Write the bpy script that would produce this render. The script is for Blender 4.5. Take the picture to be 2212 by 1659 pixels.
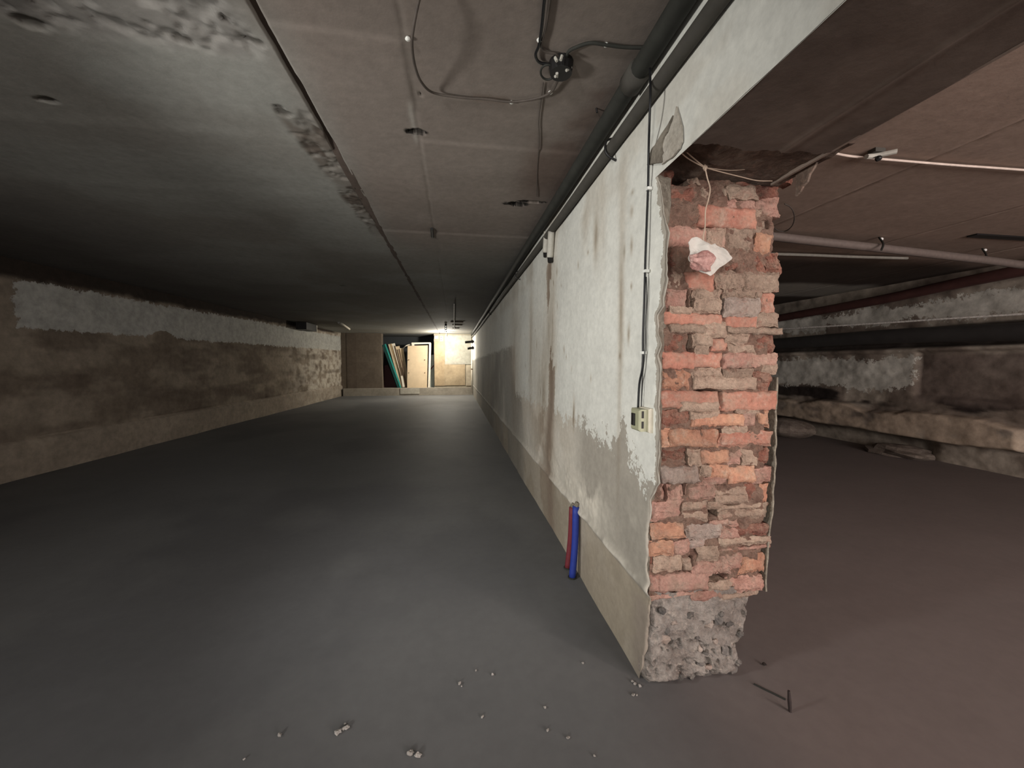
import bpy, math, random
import numpy as np
from mathutils import Vector, Matrix
for o in list(bpy.data.objects):
    bpy.data.objects.remove(o, do_unlink=True)
SC = bpy.context.scene
COL = SC.collection

# ------------------------------------------------------------------ camera, world, lamps, exposure
W, H, F = 2212, 1659, 830.0
YAW, PIT = math.radians(8.4186), math.radians(2.9313)
CAM = np.array([0.0, 0.0, 1.25])
fw = np.array([math.sin(YAW)*math.cos(PIT), math.cos(YAW)*math.cos(PIT), -math.sin(PIT)])
rt = np.array([math.cos(YAW), -math.sin(YAW), 0.0])
up = np.cross(rt, fw)
cd = bpy.data.cameras.new('camera'); cam = bpy.data.objects.new('camera', cd); COL.objects.link(cam)
cd.sensor_width = 36.0; cd.lens = F*36.0/W; cd.clip_start = 0.02; cd.clip_end = 100
cam.matrix_world = Matrix(((rt[0], up[0], -fw[0], CAM[0]), (rt[1], up[1], -fw[1], CAM[1]),
                           (rt[2], up[2], -fw[2], CAM[2]), (0, 0, 0, 1)))
SC.camera = cam
SC.view_settings.view_transform = 'Standard'; SC.view_settings.look = 'None'
SC.view_settings.gamma = 1.0; SC.view_settings.use_curve_mapping = False
SC.view_settings.exposure = 0.0
wd = bpy.data.worlds.new('world'); SC.world = wd; wd.use_nodes = True
wd.node_tree.nodes['Background'].inputs[0].default_value = (0.02, 0.02, 0.022, 1)
wd.node_tree.nodes['Background'].inputs[1].default_value = 0.1

def lamp(name, kind, loc, power, color, radius=0.1, aim=None, angle=150, blend=1.0):
    l = bpy.data.lights.new(name, kind); l.energy = power; l.color = color
    if kind != 'AREA': l.shadow_soft_size = radius
    o = bpy.data.objects.new(name, l); COL.objects.link(o); o.location = loc
    if kind == 'AREA':
        l.shape = 'RECTANGLE'; l.size, l.size_y = radius
        o.rotation_euler = (Vector(aim)-Vector(loc)).to_track_quat('-Z', 'Y').to_euler(); return o
    if kind == 'SPOT':
        l.spot_size = math.radians(angle); l.spot_blend = blend
        o.rotation_euler = (Vector(aim)-Vector(loc)).to_track_quat('-Z', 'Y').to_euler()
    return o
lamp('work_light', 'SPOT', (-1.9, 0.75, 1.35), 200, (1.0, 0.985, 0.94), 0.14, (0.75, 2.7, 1.32), 100, 1.0)
lamp('corridor_fill', 'SPOT', (-2.2, -2.6, 1.40), 420, (1.0, 0.98, 0.94), 0.20, (0.35, 7.0, 1.28), 74, 1.0)  # added fill to brighten the far corridor walls, not a lamp of the place
lamp('side_room_lamp', 'POINT', (2.15, -0.45, 2.16), 39, (1.0, 0.90, 0.84), 0.10)
lamp('rear_fill_left', 'AREA', (-0.9, -3.4, 1.35), 40, (1.0, 0.99, 0.96), (2.4, 1.7), (-0.9, 8, 1.3))  # added soft fill behind the camera; the wall there has no doorway
lamp('rear_fill_side_room', 'AREA', (3.6, -3.4, 1.35), 250, (1.0, 0.92, 0.89), (3.6, 1.7), (3.8, 8, 1.3))  # added soft fill for the side room, no real opening behind it
lamp('end_bulb_light', 'POINT', (-0.345, 14.80, 2.17), 310, (1.0, 0.94, 0.82), 0.05)

# ------------------------------------------------------------------ helpers
def ray(x, y): return fw + rt*(x-W/2)/F - up*(y-H/2)/F
def onX(x, y, X): d = ray(x, y); return CAM + d*((X-CAM[0])/d[0])
def onY(x, y, Y): d = ray(x, y); return CAM + d*((Y-CAM[1])/d[1])
def onZ(x, y, Z): d = ray(x, y); return CAM + d*((Z-CAM[2])/d[2])
def CZ(Y): return 2.36 + 0.0088*(np.asarray(Y, float)-1.3)        # the ceiling rises a little to the far end
def onC(x, y, dz=0.0):
    p = onZ(x, y, 2.37)
    for _ in range(4): p = onZ(x, y, float(CZ(p[1])) + dz)
    return p
def lin(c):
    c = np.asarray(c, float)/255.0
    return np.where(c <= 0.04045, c/12.92, ((c+0.055)/1.055)**2.4)
def L4(c): v = lin(c); return (v[0], v[1], v[2], 1)

def _h(ix, iy, s):
    n = (ix.astype(np.int64)*374761393 + iy.astype(np.int64)*668265263 + s*1442695041) & 0xffffffff
    n = ((n ^ (n >> 13))*1274126177) & 0xffffffff
    n = ((n ^ (n >> 16))*2246822519) & 0xffffffff
    return ((n ^ (n >> 15)) & 0xffffff)/float(0xffffff)
def vn(x, y, s=0):
    x = np.asarray(x, float); y = np.asarray(y, float)
    ix, iy = np.floor(x), np.floor(y); fx, fy = x-ix, y-iy
    fx = fx*fx*(3-2*fx); fy = fy*fy*(3-2*fy)
    a, b, c, d = _h(ix, iy, s), _h(ix+1, iy, s), _h(ix, iy+1, s), _h(ix+1, iy+1, s)
    return (a*(1-fx)+b*fx)*(1-fy) + (c*(1-fx)+d*fx)*fy
def fbm(x, y, s=0, o=4, g=0.5):
    t = 0; a = 1; n = 0
    for i in range(o):
        t = t + a*vn(x, y, s+i*17); n += a; a *= g; x = np.asarray(x)*2.03; y = np.asarray(y)*2.03
    return t/n
def sm(a, b, x):
    t = np.clip((np.asarray(x, float)-a)/(b-a), 0, 1); return t*t*(3-2*t)
def mixc(c, col, m):
    m = np.asarray(m)[..., None]; return c*(1-m) + lin(col)*m
def seg_dist(px, py, pts):
    d = np.full(np.shape(px), 1e9)
    for (ax, ay), (bx, by) in zip(pts[:-1], pts[1:]):
        vx, vy = bx-ax, by-ay; t = np.clip(((px-ax)*vx+(py-ay)*vy)/(vx*vx+vy*vy+1e-12), 0, 1)
        d = np.minimum(d, np.hypot(px-ax-t*vx, py-ay-t*vy))
    return d

def mk(name, V, Fc, mat, parent=None, smooth=False, col=None, paint=None, origin=None):
    """one mesh object; V in world coordinates, origin moved to `origin`"""
    V = np.asarray(V, np.float32).reshape(-1, 3)
    if origin is None:
        origin = np.zeros(3)
    par = np.array(parent['org']) if parent is not None else np.zeros(3)
    me = bpy.data.meshes.new(name)
    if isinstance(Fc, np.ndarray):
        k = Fc.shape[1]; n = len(Fc)
        me.vertices.add(len(V)); me.vertices.foreach_set('co', (V-np.asarray(origin)).astype(np.float32).ravel())
        me.loops.add(n*k); me.loops.foreach_set('vertex_index', Fc.astype(np.int32).ravel())
        me.polygons.add(n); me.polygons.foreach_set('loop_start', np.arange(0, n*k, k, dtype=np.int32))
        me.update(calc_edges=True)
    else:
        me.from_pydata([tuple(map(float, v)) for v in (V-np.asarray(origin))], [], Fc); me.update()
    if smooth: me.polygons.foreach_set('use_smooth', np.ones(len(me.polygons), bool))
    if col is not None:
        a = me.color_attributes.new('Col', 'FLOAT_COLOR', 'POINT')
        c4 = np.ones((len(V), 4), np.float32); c4[:, :3] = np.asarray(col).reshape(-1, 3); a.data.foreach_set('color', c4.ravel())
    if paint is not None:
        a = me.attributes.new('Paint', 'FLOAT', 'POINT'); a.data.foreach_set('value', np.asarray(paint, np.float32).ravel())
    me.materials.append(mat)
    o = bpy.data.objects.new(name, me); COL.objects.link(o)
    o.location = np.asarray(origin)-par
    o['org'] = [float(v) for v in origin]
    if parent is not None: o.parent = parent
    return o
def root(name, loc, label, cat, group=None):
    o = bpy.data.objects.new(name, None); COL.objects.link(o); o.location = loc; o.empty_display_size = 0.05
    o['org'] = [float(v) for v in loc]
    return tag(o, label, cat, group)
def tag(o, label, cat, group=None):
    o['label'] = label; o['category'] = cat; o['kind'] = 'thing'
    if group: o['group'] = group
    return o
def struct(o, label=None):
    o['kind'] = 'structure'
    if label: o['label'] = label
    return o
def grid_faces(nu, nv, flip=False):
    i = np.arange((nu-1)*(nv-1)); r, c = i//(nv-1), i % (nv-1); a = r*nv+c
    f = np.stack([a, a+1, a+nv+1, a+nv], 1)
    return f[:, ::-1] if flip else f
def box(lo, hi):
    x0, y0, z0 = lo; x1, y1, z1 = hi
    V = [(x0,y0,z0),(x1,y0,z0),(x1,y1,z0),(x0,y1,z0),(x0,y0,z1),(x1,y0,z1),(x1,y1,z1),(x0,y1,z1)]
    Fc = [(0,3,2,1),(4,5,6,7),(0,1,5,4),(1,2,6,5),(2,3,7,6),(3,0,4,7)]
    return V, Fc
def join(*parts):
    V, Fc = [], []
    for v, f in parts:
        n = len(V); V += [tuple(p) for p in v]; Fc += [tuple(int(i)+n for i in q) for q in f]
    return V, Fc
def smoothpts(P, k=6):
    P = [np.asarray(p, float) for p in P]
    if len(P) < 3: return P
    Q = [2*P[0]-P[1]] + P + [2*P[-1]-P[-2]]; out = []
    for i in range(1, len(Q)-2):
        for j in range(k):
            t = j/k; a, b, c, d = Q[i-1], Q[i], Q[i+1], Q[i+2]
            out.append(0.5*((2*b)+(-a+c)*t+(2*a-5*b+4*c-d)*t*t+(-a+3*b-3*c+d)*t**3))
    out.append(P[-1]); return out
def tube(P, r, n=8, k=6, curve=True):
    P = smoothpts(P, k) if curve else [np.asarray(p, float) for p in P]
    m = len(P); rr = np.broadcast_to(np.asarray(r, float), (m,)) if np.ndim(r) == 0 else np.interp(np.linspace(0, 1, m), np.linspace(0, 1, len(r)), r)
    V, Fc = [], []; prev = None
    for i in range(m):
        t = P[min(i+1, m-1)]-P[max(i-1, 0)]; t = t/(np.linalg.norm(t)+1e-12)
        if prev is None:
            a = np.array([0, 0, 1.0]) if abs(t[2]) < 0.9 else np.array([1.0, 0, 0])
            u = np.cross(t, a)
        else: u = prev - t*(prev@t)
        u = u/np.linalg.norm(u); v = np.cross(t, u); prev = u
        for j in range(n):
            g = 2*math.pi*j/n; V.append(P[i]+rr[i]*(u*math.cos(g)+v*math.sin(g)))
    for i in range(m-1):
        for j in range(n):
            a = i*n+j; b = i*n+(j+1) % n; Fc.append((a, b, b+n, a+n))
    Fc.append(tuple(range(n-1, -1, -1))); Fc.append(tuple((m-1)*n+j for j in range(n)))
    return V, Fc
def rock(c, r, seed, ax=(1, 1, 1), n=7, m=9, amp=0.35):
    rng = np.random.RandomState(seed); V, Fc = [], []
    ph = rng.rand(6)*6
    for i in range(n+1):
        th = math.pi*i/n
        for j in range(m):
            g = 2*math.pi*j/m
            d = np.array([math.sin(th)*math.cos(g), math.sin(th)*math.sin(g), math.cos(th)])
            k = 1+amp*(math.sin(3*d[0]+ph[0])*math.sin(2.5*d[1]+ph[1])+0.6*math.sin(5*d[2]+ph[2]+3*d[0])*math.cos(4*d[1]+ph[3]))
            if 0 < i < n: k += amp*0.3*(rng.rand()-.5)
            V.append(np.asarray(c)+r*k*d*np.asarray(ax))
    for i in range(n):
        for j in range(m):
            a = i*m+j; b = i*m+(j+1) % m; Fc.append((a, a+m, b+m, b))
    return V, Fc

# ------------------------------------------------------------------ materials
def newmat(name):
    m = bpy.data.materials.new(name); m.use_nodes = True; nt = m.node_tree
    return m, nt, nt.nodes, nt.links, nt.nodes['Principled BSDF']
def nz(nt, scale, detail=4, rough=0.6, vec=None):
    n = nt.nodes.new('ShaderNodeTexNoise'); n.inputs['Scale'].default_value = scale
    n.inputs['Detail'].default_value = detail; n.inputs['Roughness'].default_value = rough
    if vec is not None: nt.links.new(vec, n.inputs['Vector'])
    return n
def mapr(nt, src, a, b, c, d):
    n = nt.nodes.new('ShaderNodeMapRange'); nt.links.new(src, n.inputs[0])
    for i, v in enumerate((a, b, c, d)): n.inputs[i+1].default_value = v
    return n.outputs[0]
def mathn(nt, op, a, b):
    n = nt.nodes.new('ShaderNodeMath'); n.operation = op
    for i, v in enumerate((a, b)):
        if isinstance(v, (int, float)): n.inputs[i].default_value = v
        else: nt.links.new(v, n.inputs[i])
    return n.outputs[0]
def mixn(nt, fac, a, b, mode='MIX'):
    n = nt.nodes.new('ShaderNodeMix'); n.data_type = 'RGBA'; n.blend_type = mode
    for s, v in ((0, fac), (6, a), (7, b)):
        if isinstance(v, (int, float)): n.inputs[s].default_value = v
        elif isinstance(v, tuple): n.inputs[s].default_value = v
        else: nt.links.new(v, n.inputs[s])
    return n.outputs[2]
def bumpn(nt, b, h, strength, dist):
    n = nt.nodes.new('ShaderNodeBump'); n.inputs['Strength'].default_value = strength; n.inputs['Distance'].default_value = dist
    nt.links.new(h, n.inputs['Height']); nt.links.new(n.outputs[0], b.inputs['Normal'])
def surf(name, rough=0.9, fine=35, amt=0.25, bump=0.4, bdist=0.006, paint=None, spec=0.2, edge=0.05):
    m, nt, N, Lk, b = newmat(name)
    geo = N.new('ShaderNodeNewGeometry').outputs['Position']
    at = N.new('ShaderNodeAttribute'); at.attribute_name = 'Col'
    n1 = nz(nt, fine, 6, 0.65, geo); n2 = nz(nt, 3.1, 5, 0.6, geo)
    k = mathn(nt, 'MULTIPLY', mapr(nt, n1.outputs[0], 0.25, 0.75, 1-amt, 1+amt*0.6), mapr(nt, n2.outputs[0], 0.25, 0.75, 1-amt*0.6, 1+amt*0.5))
    c = at.outputs['Color']
    if paint:
        pa = N.new('ShaderNodeAttribute'); pa.attribute_name = 'Paint'
        n3 = nz(nt, 14, 6, 0.7, geo); n4 = nz(nt, 75, 3, 0.6, geo)
        e = mathn(nt, 'ADD', pa.outputs['Fac'], mathn(nt, 'ADD', mapr(nt, n3.outputs[0], 0.2, 0.8, -edge, edge), mapr(nt, n4.outputs[0], 0.2, 0.8, -edge*0.3, edge*0.3)))
        f = mapr(nt, e, -0.006, 0.006, 0, 1)
        # flakes thin out: old paint is blotchy
        c = mixn(nt, f, c, L4(paint))
    v = N.new('ShaderNodeVectorMath'); v.operation = 'SCALE'; Lk.new(c, v.inputs[0]); Lk.new(k, v.inputs['Scale'])
    Lk.new(v.outputs[0], b.inputs['Base Color'])
    b.inputs['Roughness'].default_value = rough; b.inputs['Specular IOR Level'].default_value = spec
    hh = n1.outputs[0]
    if paint: hh = mathn(nt, 'ADD', mathn(nt, 'MULTIPLY', n1.outputs[0], 0.6), mathn(nt, 'MULTIPLY', f, 0.35))
    bumpn(nt, b, hh, bump, bdist)
    return m
def rough_mat(name, c1, c2, c3=None, scale=9, rough=0.92, bump=0.6, bd=0.006, vary=0.18, spec=0.15, fine=70, dust=0.0):
    """crumbly brick / mortar / stone: two tones, blotches, shared mortar dust, cracks, per-object value shift"""
    m, nt, N, Lk, b = newmat(name)
    geo = N.new('ShaderNodeNewGeometry').outputs['Position']
    n1 = nz(nt, scale, 6, 0.65, geo); n2 = nz(nt, fine, 6, 0.7, geo); n3 = nz(nt, scale*2.3, 5, 0.7, geo)
    c = mixn(nt, mapr(nt, n1.outputs[0], 0.38, 0.62, 0, 1), L4(c1), L4(c2))
    if c3: c = mixn(nt, mapr(nt, n3.outputs[0], 0.55, 0.68, 0, 0.85), c, L4(c3))
    if dust:
        d1 = nz(nt, 13, 6, 0.72, geo); d2 = nz(nt, 34, 5, 0.7, geo)
        c = mixn(nt, mathn(nt, 'MULTIPLY', mapr(nt, d1.outputs[0], 0.46, 0.62, 0, 1), dust), c, L4((152, 130, 114)))
        c = mixn(nt, mathn(nt, 'MULTIPLY', mapr(nt, d2.outputs[0], 0.58, 0.70, 0, 1), dust*0.8), c, L4((176, 156, 140)))
        c = mixn(nt, mathn(nt, 'MULTIPLY', mapr(nt, d2.outputs[0], 0.40, 0.28, 0, 1), dust*0.9), c, L4((96, 62, 50)))
    oi = N.new('ShaderNodeObjectInfo')
    k = mathn(nt, 'MULTIPLY', mapr(nt, n2.outputs[0], 0.25, 0.75, 0.68, 1.22), mapr(nt, oi.outputs['Random'], 0, 1, 1-vary, 1+vary))
    v = N.new('ShaderNodeVectorMath'); v.operation = 'SCALE'; Lk.new(c, v.inputs[0]); Lk.new(k, v.inputs['Scale'])
    Lk.new(v.outputs[0], b.inputs['Base Color'])
    b.inputs['Roughness'].default_value = rough; b.inputs['Specular IOR Level'].default_value = spec
    hh = mathn(nt, 'ADD', n2.outputs[0], mathn(nt, 'MULTIPLY', n3.outputs[0], 1.4))
    if dust:
        hh = mathn(nt, 'ADD', hh, mathn(nt, 'MULTIPLY', d2.outputs[0], 1.2))
    bumpn(nt, b, hh, bump, bd)
    return m
def plain(name, c, rough=0.6, metal=0.0, vary=0.15, scale=30, bump=0.1, spec=0.4, emit=None):
    m, nt, N, Lk, b = newmat(name)
    geo = N.new('ShaderNodeNewGeometry').outputs['Position']
    n1 = nz(nt, scale, 4, 0.6, geo)
    v = N.new('ShaderNodeVectorMath'); v.operation = 'SCALE'; v.inputs[0].default_value = L4(c)[:3]
    Lk.new(mapr(nt, n1.outputs[0], 0.25, 0.75, 1-vary, 1+vary), v.inputs['Scale']); Lk.new(v.outputs[0], b.inputs['Base Color'])
    b.inputs['Roughness'].default_value = rough; b.inputs['Metallic'].default_value = metal; b.inputs['Specular IOR Level'].default_value = spec
    if bump: bumpn(nt, b, n1.outputs[0], bump, 0.003)
    if emit: b.inputs['Emission Color'].default_value = (1.0, 0.9, 0.72, 1); b.inputs['Emission Strength'].default_value = emit
    return m

M_wall = surf('painted_plaster', 0.92, 30, 0.16, 0.35, 0.004, paint=(214, 213, 205), edge=0.11)
M_right = surf('side_room_plaster', 0.95, 12, 0.3, 0.6, 0.012, paint=(204, 199, 188), edge=0.10)
M_left = surf('cellar_plaster', 0.95, 12, 0.3, 0.6, 0.012, paint=(172, 170, 164), edge=0.06)
M_ceil = surf('ceiling_concrete', 0.9, 22, 0.16, 0.3, 0.004)
M_floor = surf('floor_screed', 0.68, 18, 0.08, 0.10, 0.003, spec=0.22)
M_conc = surf('beam_concrete', 0.92, 26, 0.14, 0.3, 0.004)
M_red = rough_mat('red_brick', (178, 127, 109), (161, 110, 95), (174, 146, 131), 8, bump=0.5, bd=0.005, vary=0.10, dust=0.6)
M_dark = rough_mat('broken_dark_brick', (158, 106, 90), (126, 86, 75), (164, 128, 113), 14, bump=1.0, bd=0.012, dust=0.6)
M_pink = rough_mat('dusty_pink_brick', (182, 144, 130), (166, 124, 111), (166, 146, 132), 10, bump=0.8, bd=0.009, dust=0.6)
M_orng = rough_mat('orange_brick', (190, 146, 120), (176, 127, 105), (190, 162, 141), 10, bump=0.7, bd=0.008, dust=0.55)
M_mort = rough_mat('mortar', (178, 156, 138), (160, 137, 121), (164, 128, 113), 11, bump=0.9, bd=0.010, dust=0.45)
M_bed = rough_mat('mortar_bed', (150, 122, 107), (124, 96, 84), (156, 112, 96), 16, bump=1.0, bd=0.012, dust=0.5)
M_lila = rough_mat('grey_fired_brick', (178, 163, 152), (158, 140, 130), (164, 134, 122), 10, bump=0.8, bd=0.009, dust=0.35)
M_base = rough_mat('broken_concrete', (156, 147, 139), (120, 113, 108), (176, 164, 153), 13, bump=0.9, bd=0.010, dust=0.2)
M_aggr = rough_mat('aggregate_stone', (112, 106, 101), (92, 87, 84), (140, 131, 122), 20, bump=0.5, vary=0.25)
M_soff = rough_mat('broken_soffit', (112, 98, 88), (84, 70, 62), (124, 102, 90), 12, bump=0.9)
M_plast = rough_mat('plaster_edge', (150, 142, 128), (122, 114, 102), (170, 162, 148), 24, bump=0.8)

# ------------------------------------------------------------------ floor
XL = lambda Y: -4.72 + 0.025*(np.asarray(Y, float)-5)      # left wall plane
xs = np.unique(np.concatenate([np.linspace(-5, -1.5, 40), np.linspace(-1.5, 2.2, 120), np.linspace(2.2, 6.6, 40)]))
ys = np.unique(np.concatenate([np.linspace(-3.5, 0.8, 30), np.linspace(0.8, 3.5, 100), 3.5*(16.4/3.5)**np.linspace(0, 1, 70)]))
X, Y = np.meshgrid(xs, ys, indexing='ij')
Z = (fbm(X*1.3, Y*1.3, 3, 4)-0.5)*0.012
near = np.clip(seg_dist(X, Y, [(0.72, 1.33), (0.72, 16)]), 0, 0.3); Z = Z*sm(0.0, 0.3, near) - 0.0005
c = np.broadcast_to(lin((106, 106, 106)), X.shape+(3,)).copy()
c = mixc(c, (96, 96, 97), sm(0.42, 0.62, fbm(X*0.8, Y*0.8, 8, 4)))
c = mixc(c, (116, 116, 115), 0.35*sm(0.5, 0.72, fbm(X*1.6+5, Y*1.2, 21, 4)))
c = mixc(c, (122, 110, 106), 0.8*sm(0.3, 1.2, X-0.25*Y+0.25*fbm(X*2, Y*2, 30, 3)))  # warm lamp light on the side-room half, put into the floor colour
floor = struct(mk('floor', np.stack([X, Y, Z], -1), grid_faces(len(xs), len(ys), True), M_floor, smooth=True, col=c), 'smooth dark grey screed floor')
floor.location.z = 0

# ------------------------------------------------------------------ ceiling : slabs with open joints
ceil_o = mk('ceiling', *box((-5, -3.6, 2.56), (6.7, 16.6, 2.66)), plain('void_dark', (60, 56, 52), 0.9)); struct(ceil_o, 'low ceiling of grey concrete slabs')
A = lambda p: onC(*p)[:2]
holes = [(A((900, 286)), 0.030, 0.016, 0.05), (A((1118, 441)), 0.055, 0.022, 0.05), (A((1150, 436)), 0.06, 0.012, 0.04), (A((613, 245)), 0.032, 0.028, 0.03), (A((604, 232)), 0.02, 0.02, 0.02), (A((742, 618)), 0.05, 0.05, 0.03),
         (A((908, 205)), 0.008, 0.012, 0.02), (A((100, 217)), 0.04, 0.02, 0.02), (A((487, 45)), 0.012, 0.02, 0.03), (A((395, 90)), 0.03, 0.02, 0.02), (A((60, 50)), 0.04, 0.03, 0.015), (A((550, 95)), 0.03, 0.02, 0.012)]
def ceil_fn(X, Y):
    Z = CZ(Y).copy()
    Z += (fbm(X*2, Y*2, 51, 4)-0.5)*0.006
    # board marks and steps across the room
    for (x0, x1, y, w, h) in [(-0.6, -0.16, 1.42, 0.012, 0.004), (-0.16, 0.7, 2.02, 0.02, 0.005), (-0.6, 0.7, 3.42, 0.03, 0.006), (-2.6, -0.75, 2.08, 0.05, 0.003), (-3, -0.7, 2.75, 0.08, 0.003), (-4, 0.7, 4.6, 0.08, 0.004)]:
        yy = y + 0.02*(fbm(X*2, X*0, 61, 3)-0.5)
        Z -= h*sm(yy-w, yy+w, Y)*sm(x0-0.01, x0+0.01, X)*(1-sm(x1-0.01, x1+0.01, X))*(1-sm(yy+0.25, yy+0.5, Y))
    c = np.broadcast_to(lin((140, 139, 133)), X.shape+(3,)).copy()
    c = mixc(c, (126, 122, 115), 0.7*sm(0.42, 0.62, fbm(X*1.1, Y*1.1, 71, 5)))
    c = mixc(c, (126, 114, 106), 0.8*sm(-0.75, -0.45, X)*(1-sm(3.3, 4.6, Y)))  # warm light right of the joint, put into the slab colour
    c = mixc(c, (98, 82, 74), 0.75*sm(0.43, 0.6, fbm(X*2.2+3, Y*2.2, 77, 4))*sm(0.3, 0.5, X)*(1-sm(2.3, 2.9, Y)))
    # rough broken patch, left near
    d = sm(0, 0.08, 1.585+0.05*(fbm(X*5, Y*5, 83, 4)-0.5)*2+0.02*np.sin(X*5)-Y+0.03*(X+1))*sm(0.62, 0.72, -X)
    rg = fbm(X*16, Y*16, 85, 5)
    Z += d*(0.003+0.012*sm(0.48, 0.75, rg))
    c = mixc(c, (134, 130, 125), 0.8*d); c = mixc(c, (96, 92, 88), 0.75*d*sm(0.52, 0.66, fbm(X*6, Y*9, 87, 5)))
    # arc-edged raised skim, between the patch and the joint
    # mortar smear beside the joint
    e = sm(-0.02, 0.02, X-(-0.78+0.05*(Y-1.9)+0.05*(fbm(Y*6, X*3, 91, 3)-0.5)))*(1-sm(-0.62, -0.60, X))*sm(1.8, 2.0, Y)*(1-sm(3.3, 3.7, Y))
    c = mixc(c, (104, 96, 88), 0.85*e*(0.55+0.45*sm(0.4, 0.6, fbm(X*9, Y*9, 93, 4))))
    Z += e*0.010*sm(0.45, 0.6, fbm(X*12, Y*12, 95, 4))
    c = mixc(c, (82, 74, 67), e*sm(0.55, 0.63, fbm(X*8, Y*6, 97, 4)))
    # dirt along the joint at x=-0.16, a darker strip along the looping cable, soot by the pipes, damp by the left wall
    js = X+0.165+0.012*(fbm(Y*9, Y*0, 98, 3)-0.5); Z += 0.003*np.exp(-(js/0.009)**2)*sm(0.35, 0.5, fbm(X*4, Y*4, 96, 3))
    c = mixc(c, (116, 109, 101), 0.35*np.exp(-(js/0.022)**2)*sm(0.35, 0.6, fbm(X*4, Y*4, 99, 4)))
    c = mixc(c, (176, 172, 164), 0.5*np.exp(-((js+0.02)/0.012)**2)*sm(1.7, 1.8, Y)*(1-sm(2.0, 2.1, Y)))
    bl = seg_dist(X, Y, [tuple(A(p)) for p in [(1030, 212), (1090, 218)]])
    c = mixc(c, (112, 98, 88), 0.6*(1-sm(0.01, 0.035, bl)))
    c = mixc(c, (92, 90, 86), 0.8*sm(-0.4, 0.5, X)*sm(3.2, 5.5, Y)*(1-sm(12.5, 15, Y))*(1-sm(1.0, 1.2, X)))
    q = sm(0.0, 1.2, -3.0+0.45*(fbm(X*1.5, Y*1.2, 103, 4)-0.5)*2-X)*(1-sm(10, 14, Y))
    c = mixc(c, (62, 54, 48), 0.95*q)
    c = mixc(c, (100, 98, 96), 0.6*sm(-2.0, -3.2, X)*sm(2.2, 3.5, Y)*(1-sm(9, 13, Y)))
    # side room: warm pale tone, darker past the pipe, one pale patch
    r = sm(1.1, 1.3, X)
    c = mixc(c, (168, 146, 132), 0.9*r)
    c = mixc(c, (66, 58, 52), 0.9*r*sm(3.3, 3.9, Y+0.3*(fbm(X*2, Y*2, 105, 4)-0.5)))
    c = mixc(c, (180, 176, 166), 0.9*r*sm(0.0, 0.12, 0.32-np.hypot((X-5.3)/3.0, (Y-5.3)/1.0)*0.5+0.15*(fbm(X*2, Y*2, 107, 4)-0.5)))
    for (h, a, b, dep) in holes:  # shade inside the holes is painted into their colour
        rr = np.hypot((X-h[0])/a, (Y-h[1])/b)/(1.35 if dep > 0.035 else 1.0)+0.9*(fbm(X*40, Y*40, 111, 3)-0.5)
        k = 1-sm(0.75, 1.05, rr)
        if dep > 0.035: Z += (dep+0.07)*k; c = mixc(c, (20, 18, 16), 0.96*(1-sm(1.12, 1.45, rr)))
        else: Z += 0.010*k; c = mixc(c, (70, 65, 60), 0.7*k)
    return Z, c
def slab(name, x0, x1, nx_near, y0=-3.5, y1=16.3):
    xs = np.linspace(x0, x1, nx_near) if nx_near else np.concatenate([np.linspace(x0, -1.76, 60), np.linspace(-1.75, x1, 130)])
    ys = np.unique(np.concatenate([np.linspace(y0, 1.25, 24), np.arange(1.25, 3.6, 0.010), 3.6*(y1/3.6)**np.linspace(0, 1, 110)]))
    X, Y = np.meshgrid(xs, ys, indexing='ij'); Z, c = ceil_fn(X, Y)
    # turned-up edges so the joint is a real gap
    X = np.vstack([X[:1], X, X[-1:]]); Y = np.vstack([Y[:1], Y, Y[-1:]]); Z = np.vstack([Z[:1]+0.2, Z, Z[-1:]+0.2])
    c = np.concatenate([c[:1], c, c[-1:]]); X = X.copy()
    jig = (fbm(Y[0]*7, Y[0]*0, int(abs(x0)*50)+3, 4)-0.5)*0.012
    X[:2] += jig; X[-2:] += jig
    return mk(name, np.stack([X, Y, Z], -1), grid_faces(X.shape[0], X.shape[1]), M_ceil, ceil_o, smooth=False, col=c)
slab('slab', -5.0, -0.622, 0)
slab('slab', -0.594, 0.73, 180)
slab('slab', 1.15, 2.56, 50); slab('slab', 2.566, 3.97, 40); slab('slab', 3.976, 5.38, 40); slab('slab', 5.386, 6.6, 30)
# mortar squeezed into the wide joint
ys = np.arange(1.15, 16, 0.02); xs = np.linspace(-0.632, -0.584, 5)
X, Y = np.meshgrid(xs, ys, indexing='ij')
Zm = CZ(Y)+0.017-0.017*sm(2.0, 2.4, Y)+0.012*(fbm(X*40, Y*9, 121, 4)-0.5)
seam = mk('joint_mortar', np.stack([X, Y, Zm], -1), grid_faces(len(xs), len(ys)), M_conc, ceil_o, smooth=True,
          col=np.broadcast_to(lin((88, 77, 70)), X.shape+(3,)))

# ------------------------------------------------------------------ left wall
ys = np.unique(np.concatenate([np.linspace(-3.6, 4, 20), 4*(16.35/4)**np.linspace(0, 1, 260)])); zs = np.linspace(-0.02, 2.52, 150)
Y, Z = np.meshgrid(ys, zs, indexing='ij')
n = fbm(Y*1.5, Z*3, 201, 5); n2 = fbm(Y*5, Z*6, 203, 4)
X = XL(Y)+(n-0.5)*0.05+(n2-0.5)*0.02
base = sm(-0.006, 0.006, 0.42-Z); X += base*0.03                         # plinth
X -= 0.035*np.exp(-((Z-0.42)/0.018)**2)*sm(0.35, 0.6, fbm(Y*1.3, Z*0, 207, 3)+0.15)
for yy, z1 in ((10.2, 0.75), (12.2, 0.62), (14.5, 0.72)): X -= 0.05*np.exp(-((Y-yy)/0.05)**2)*(1-sm(z1-.03, z1, Z))*sm(0.4, 0.44, Z)
c = np.broadcast_to(lin((138, 126, 112)), X.shape+(3,)).copy()
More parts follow.
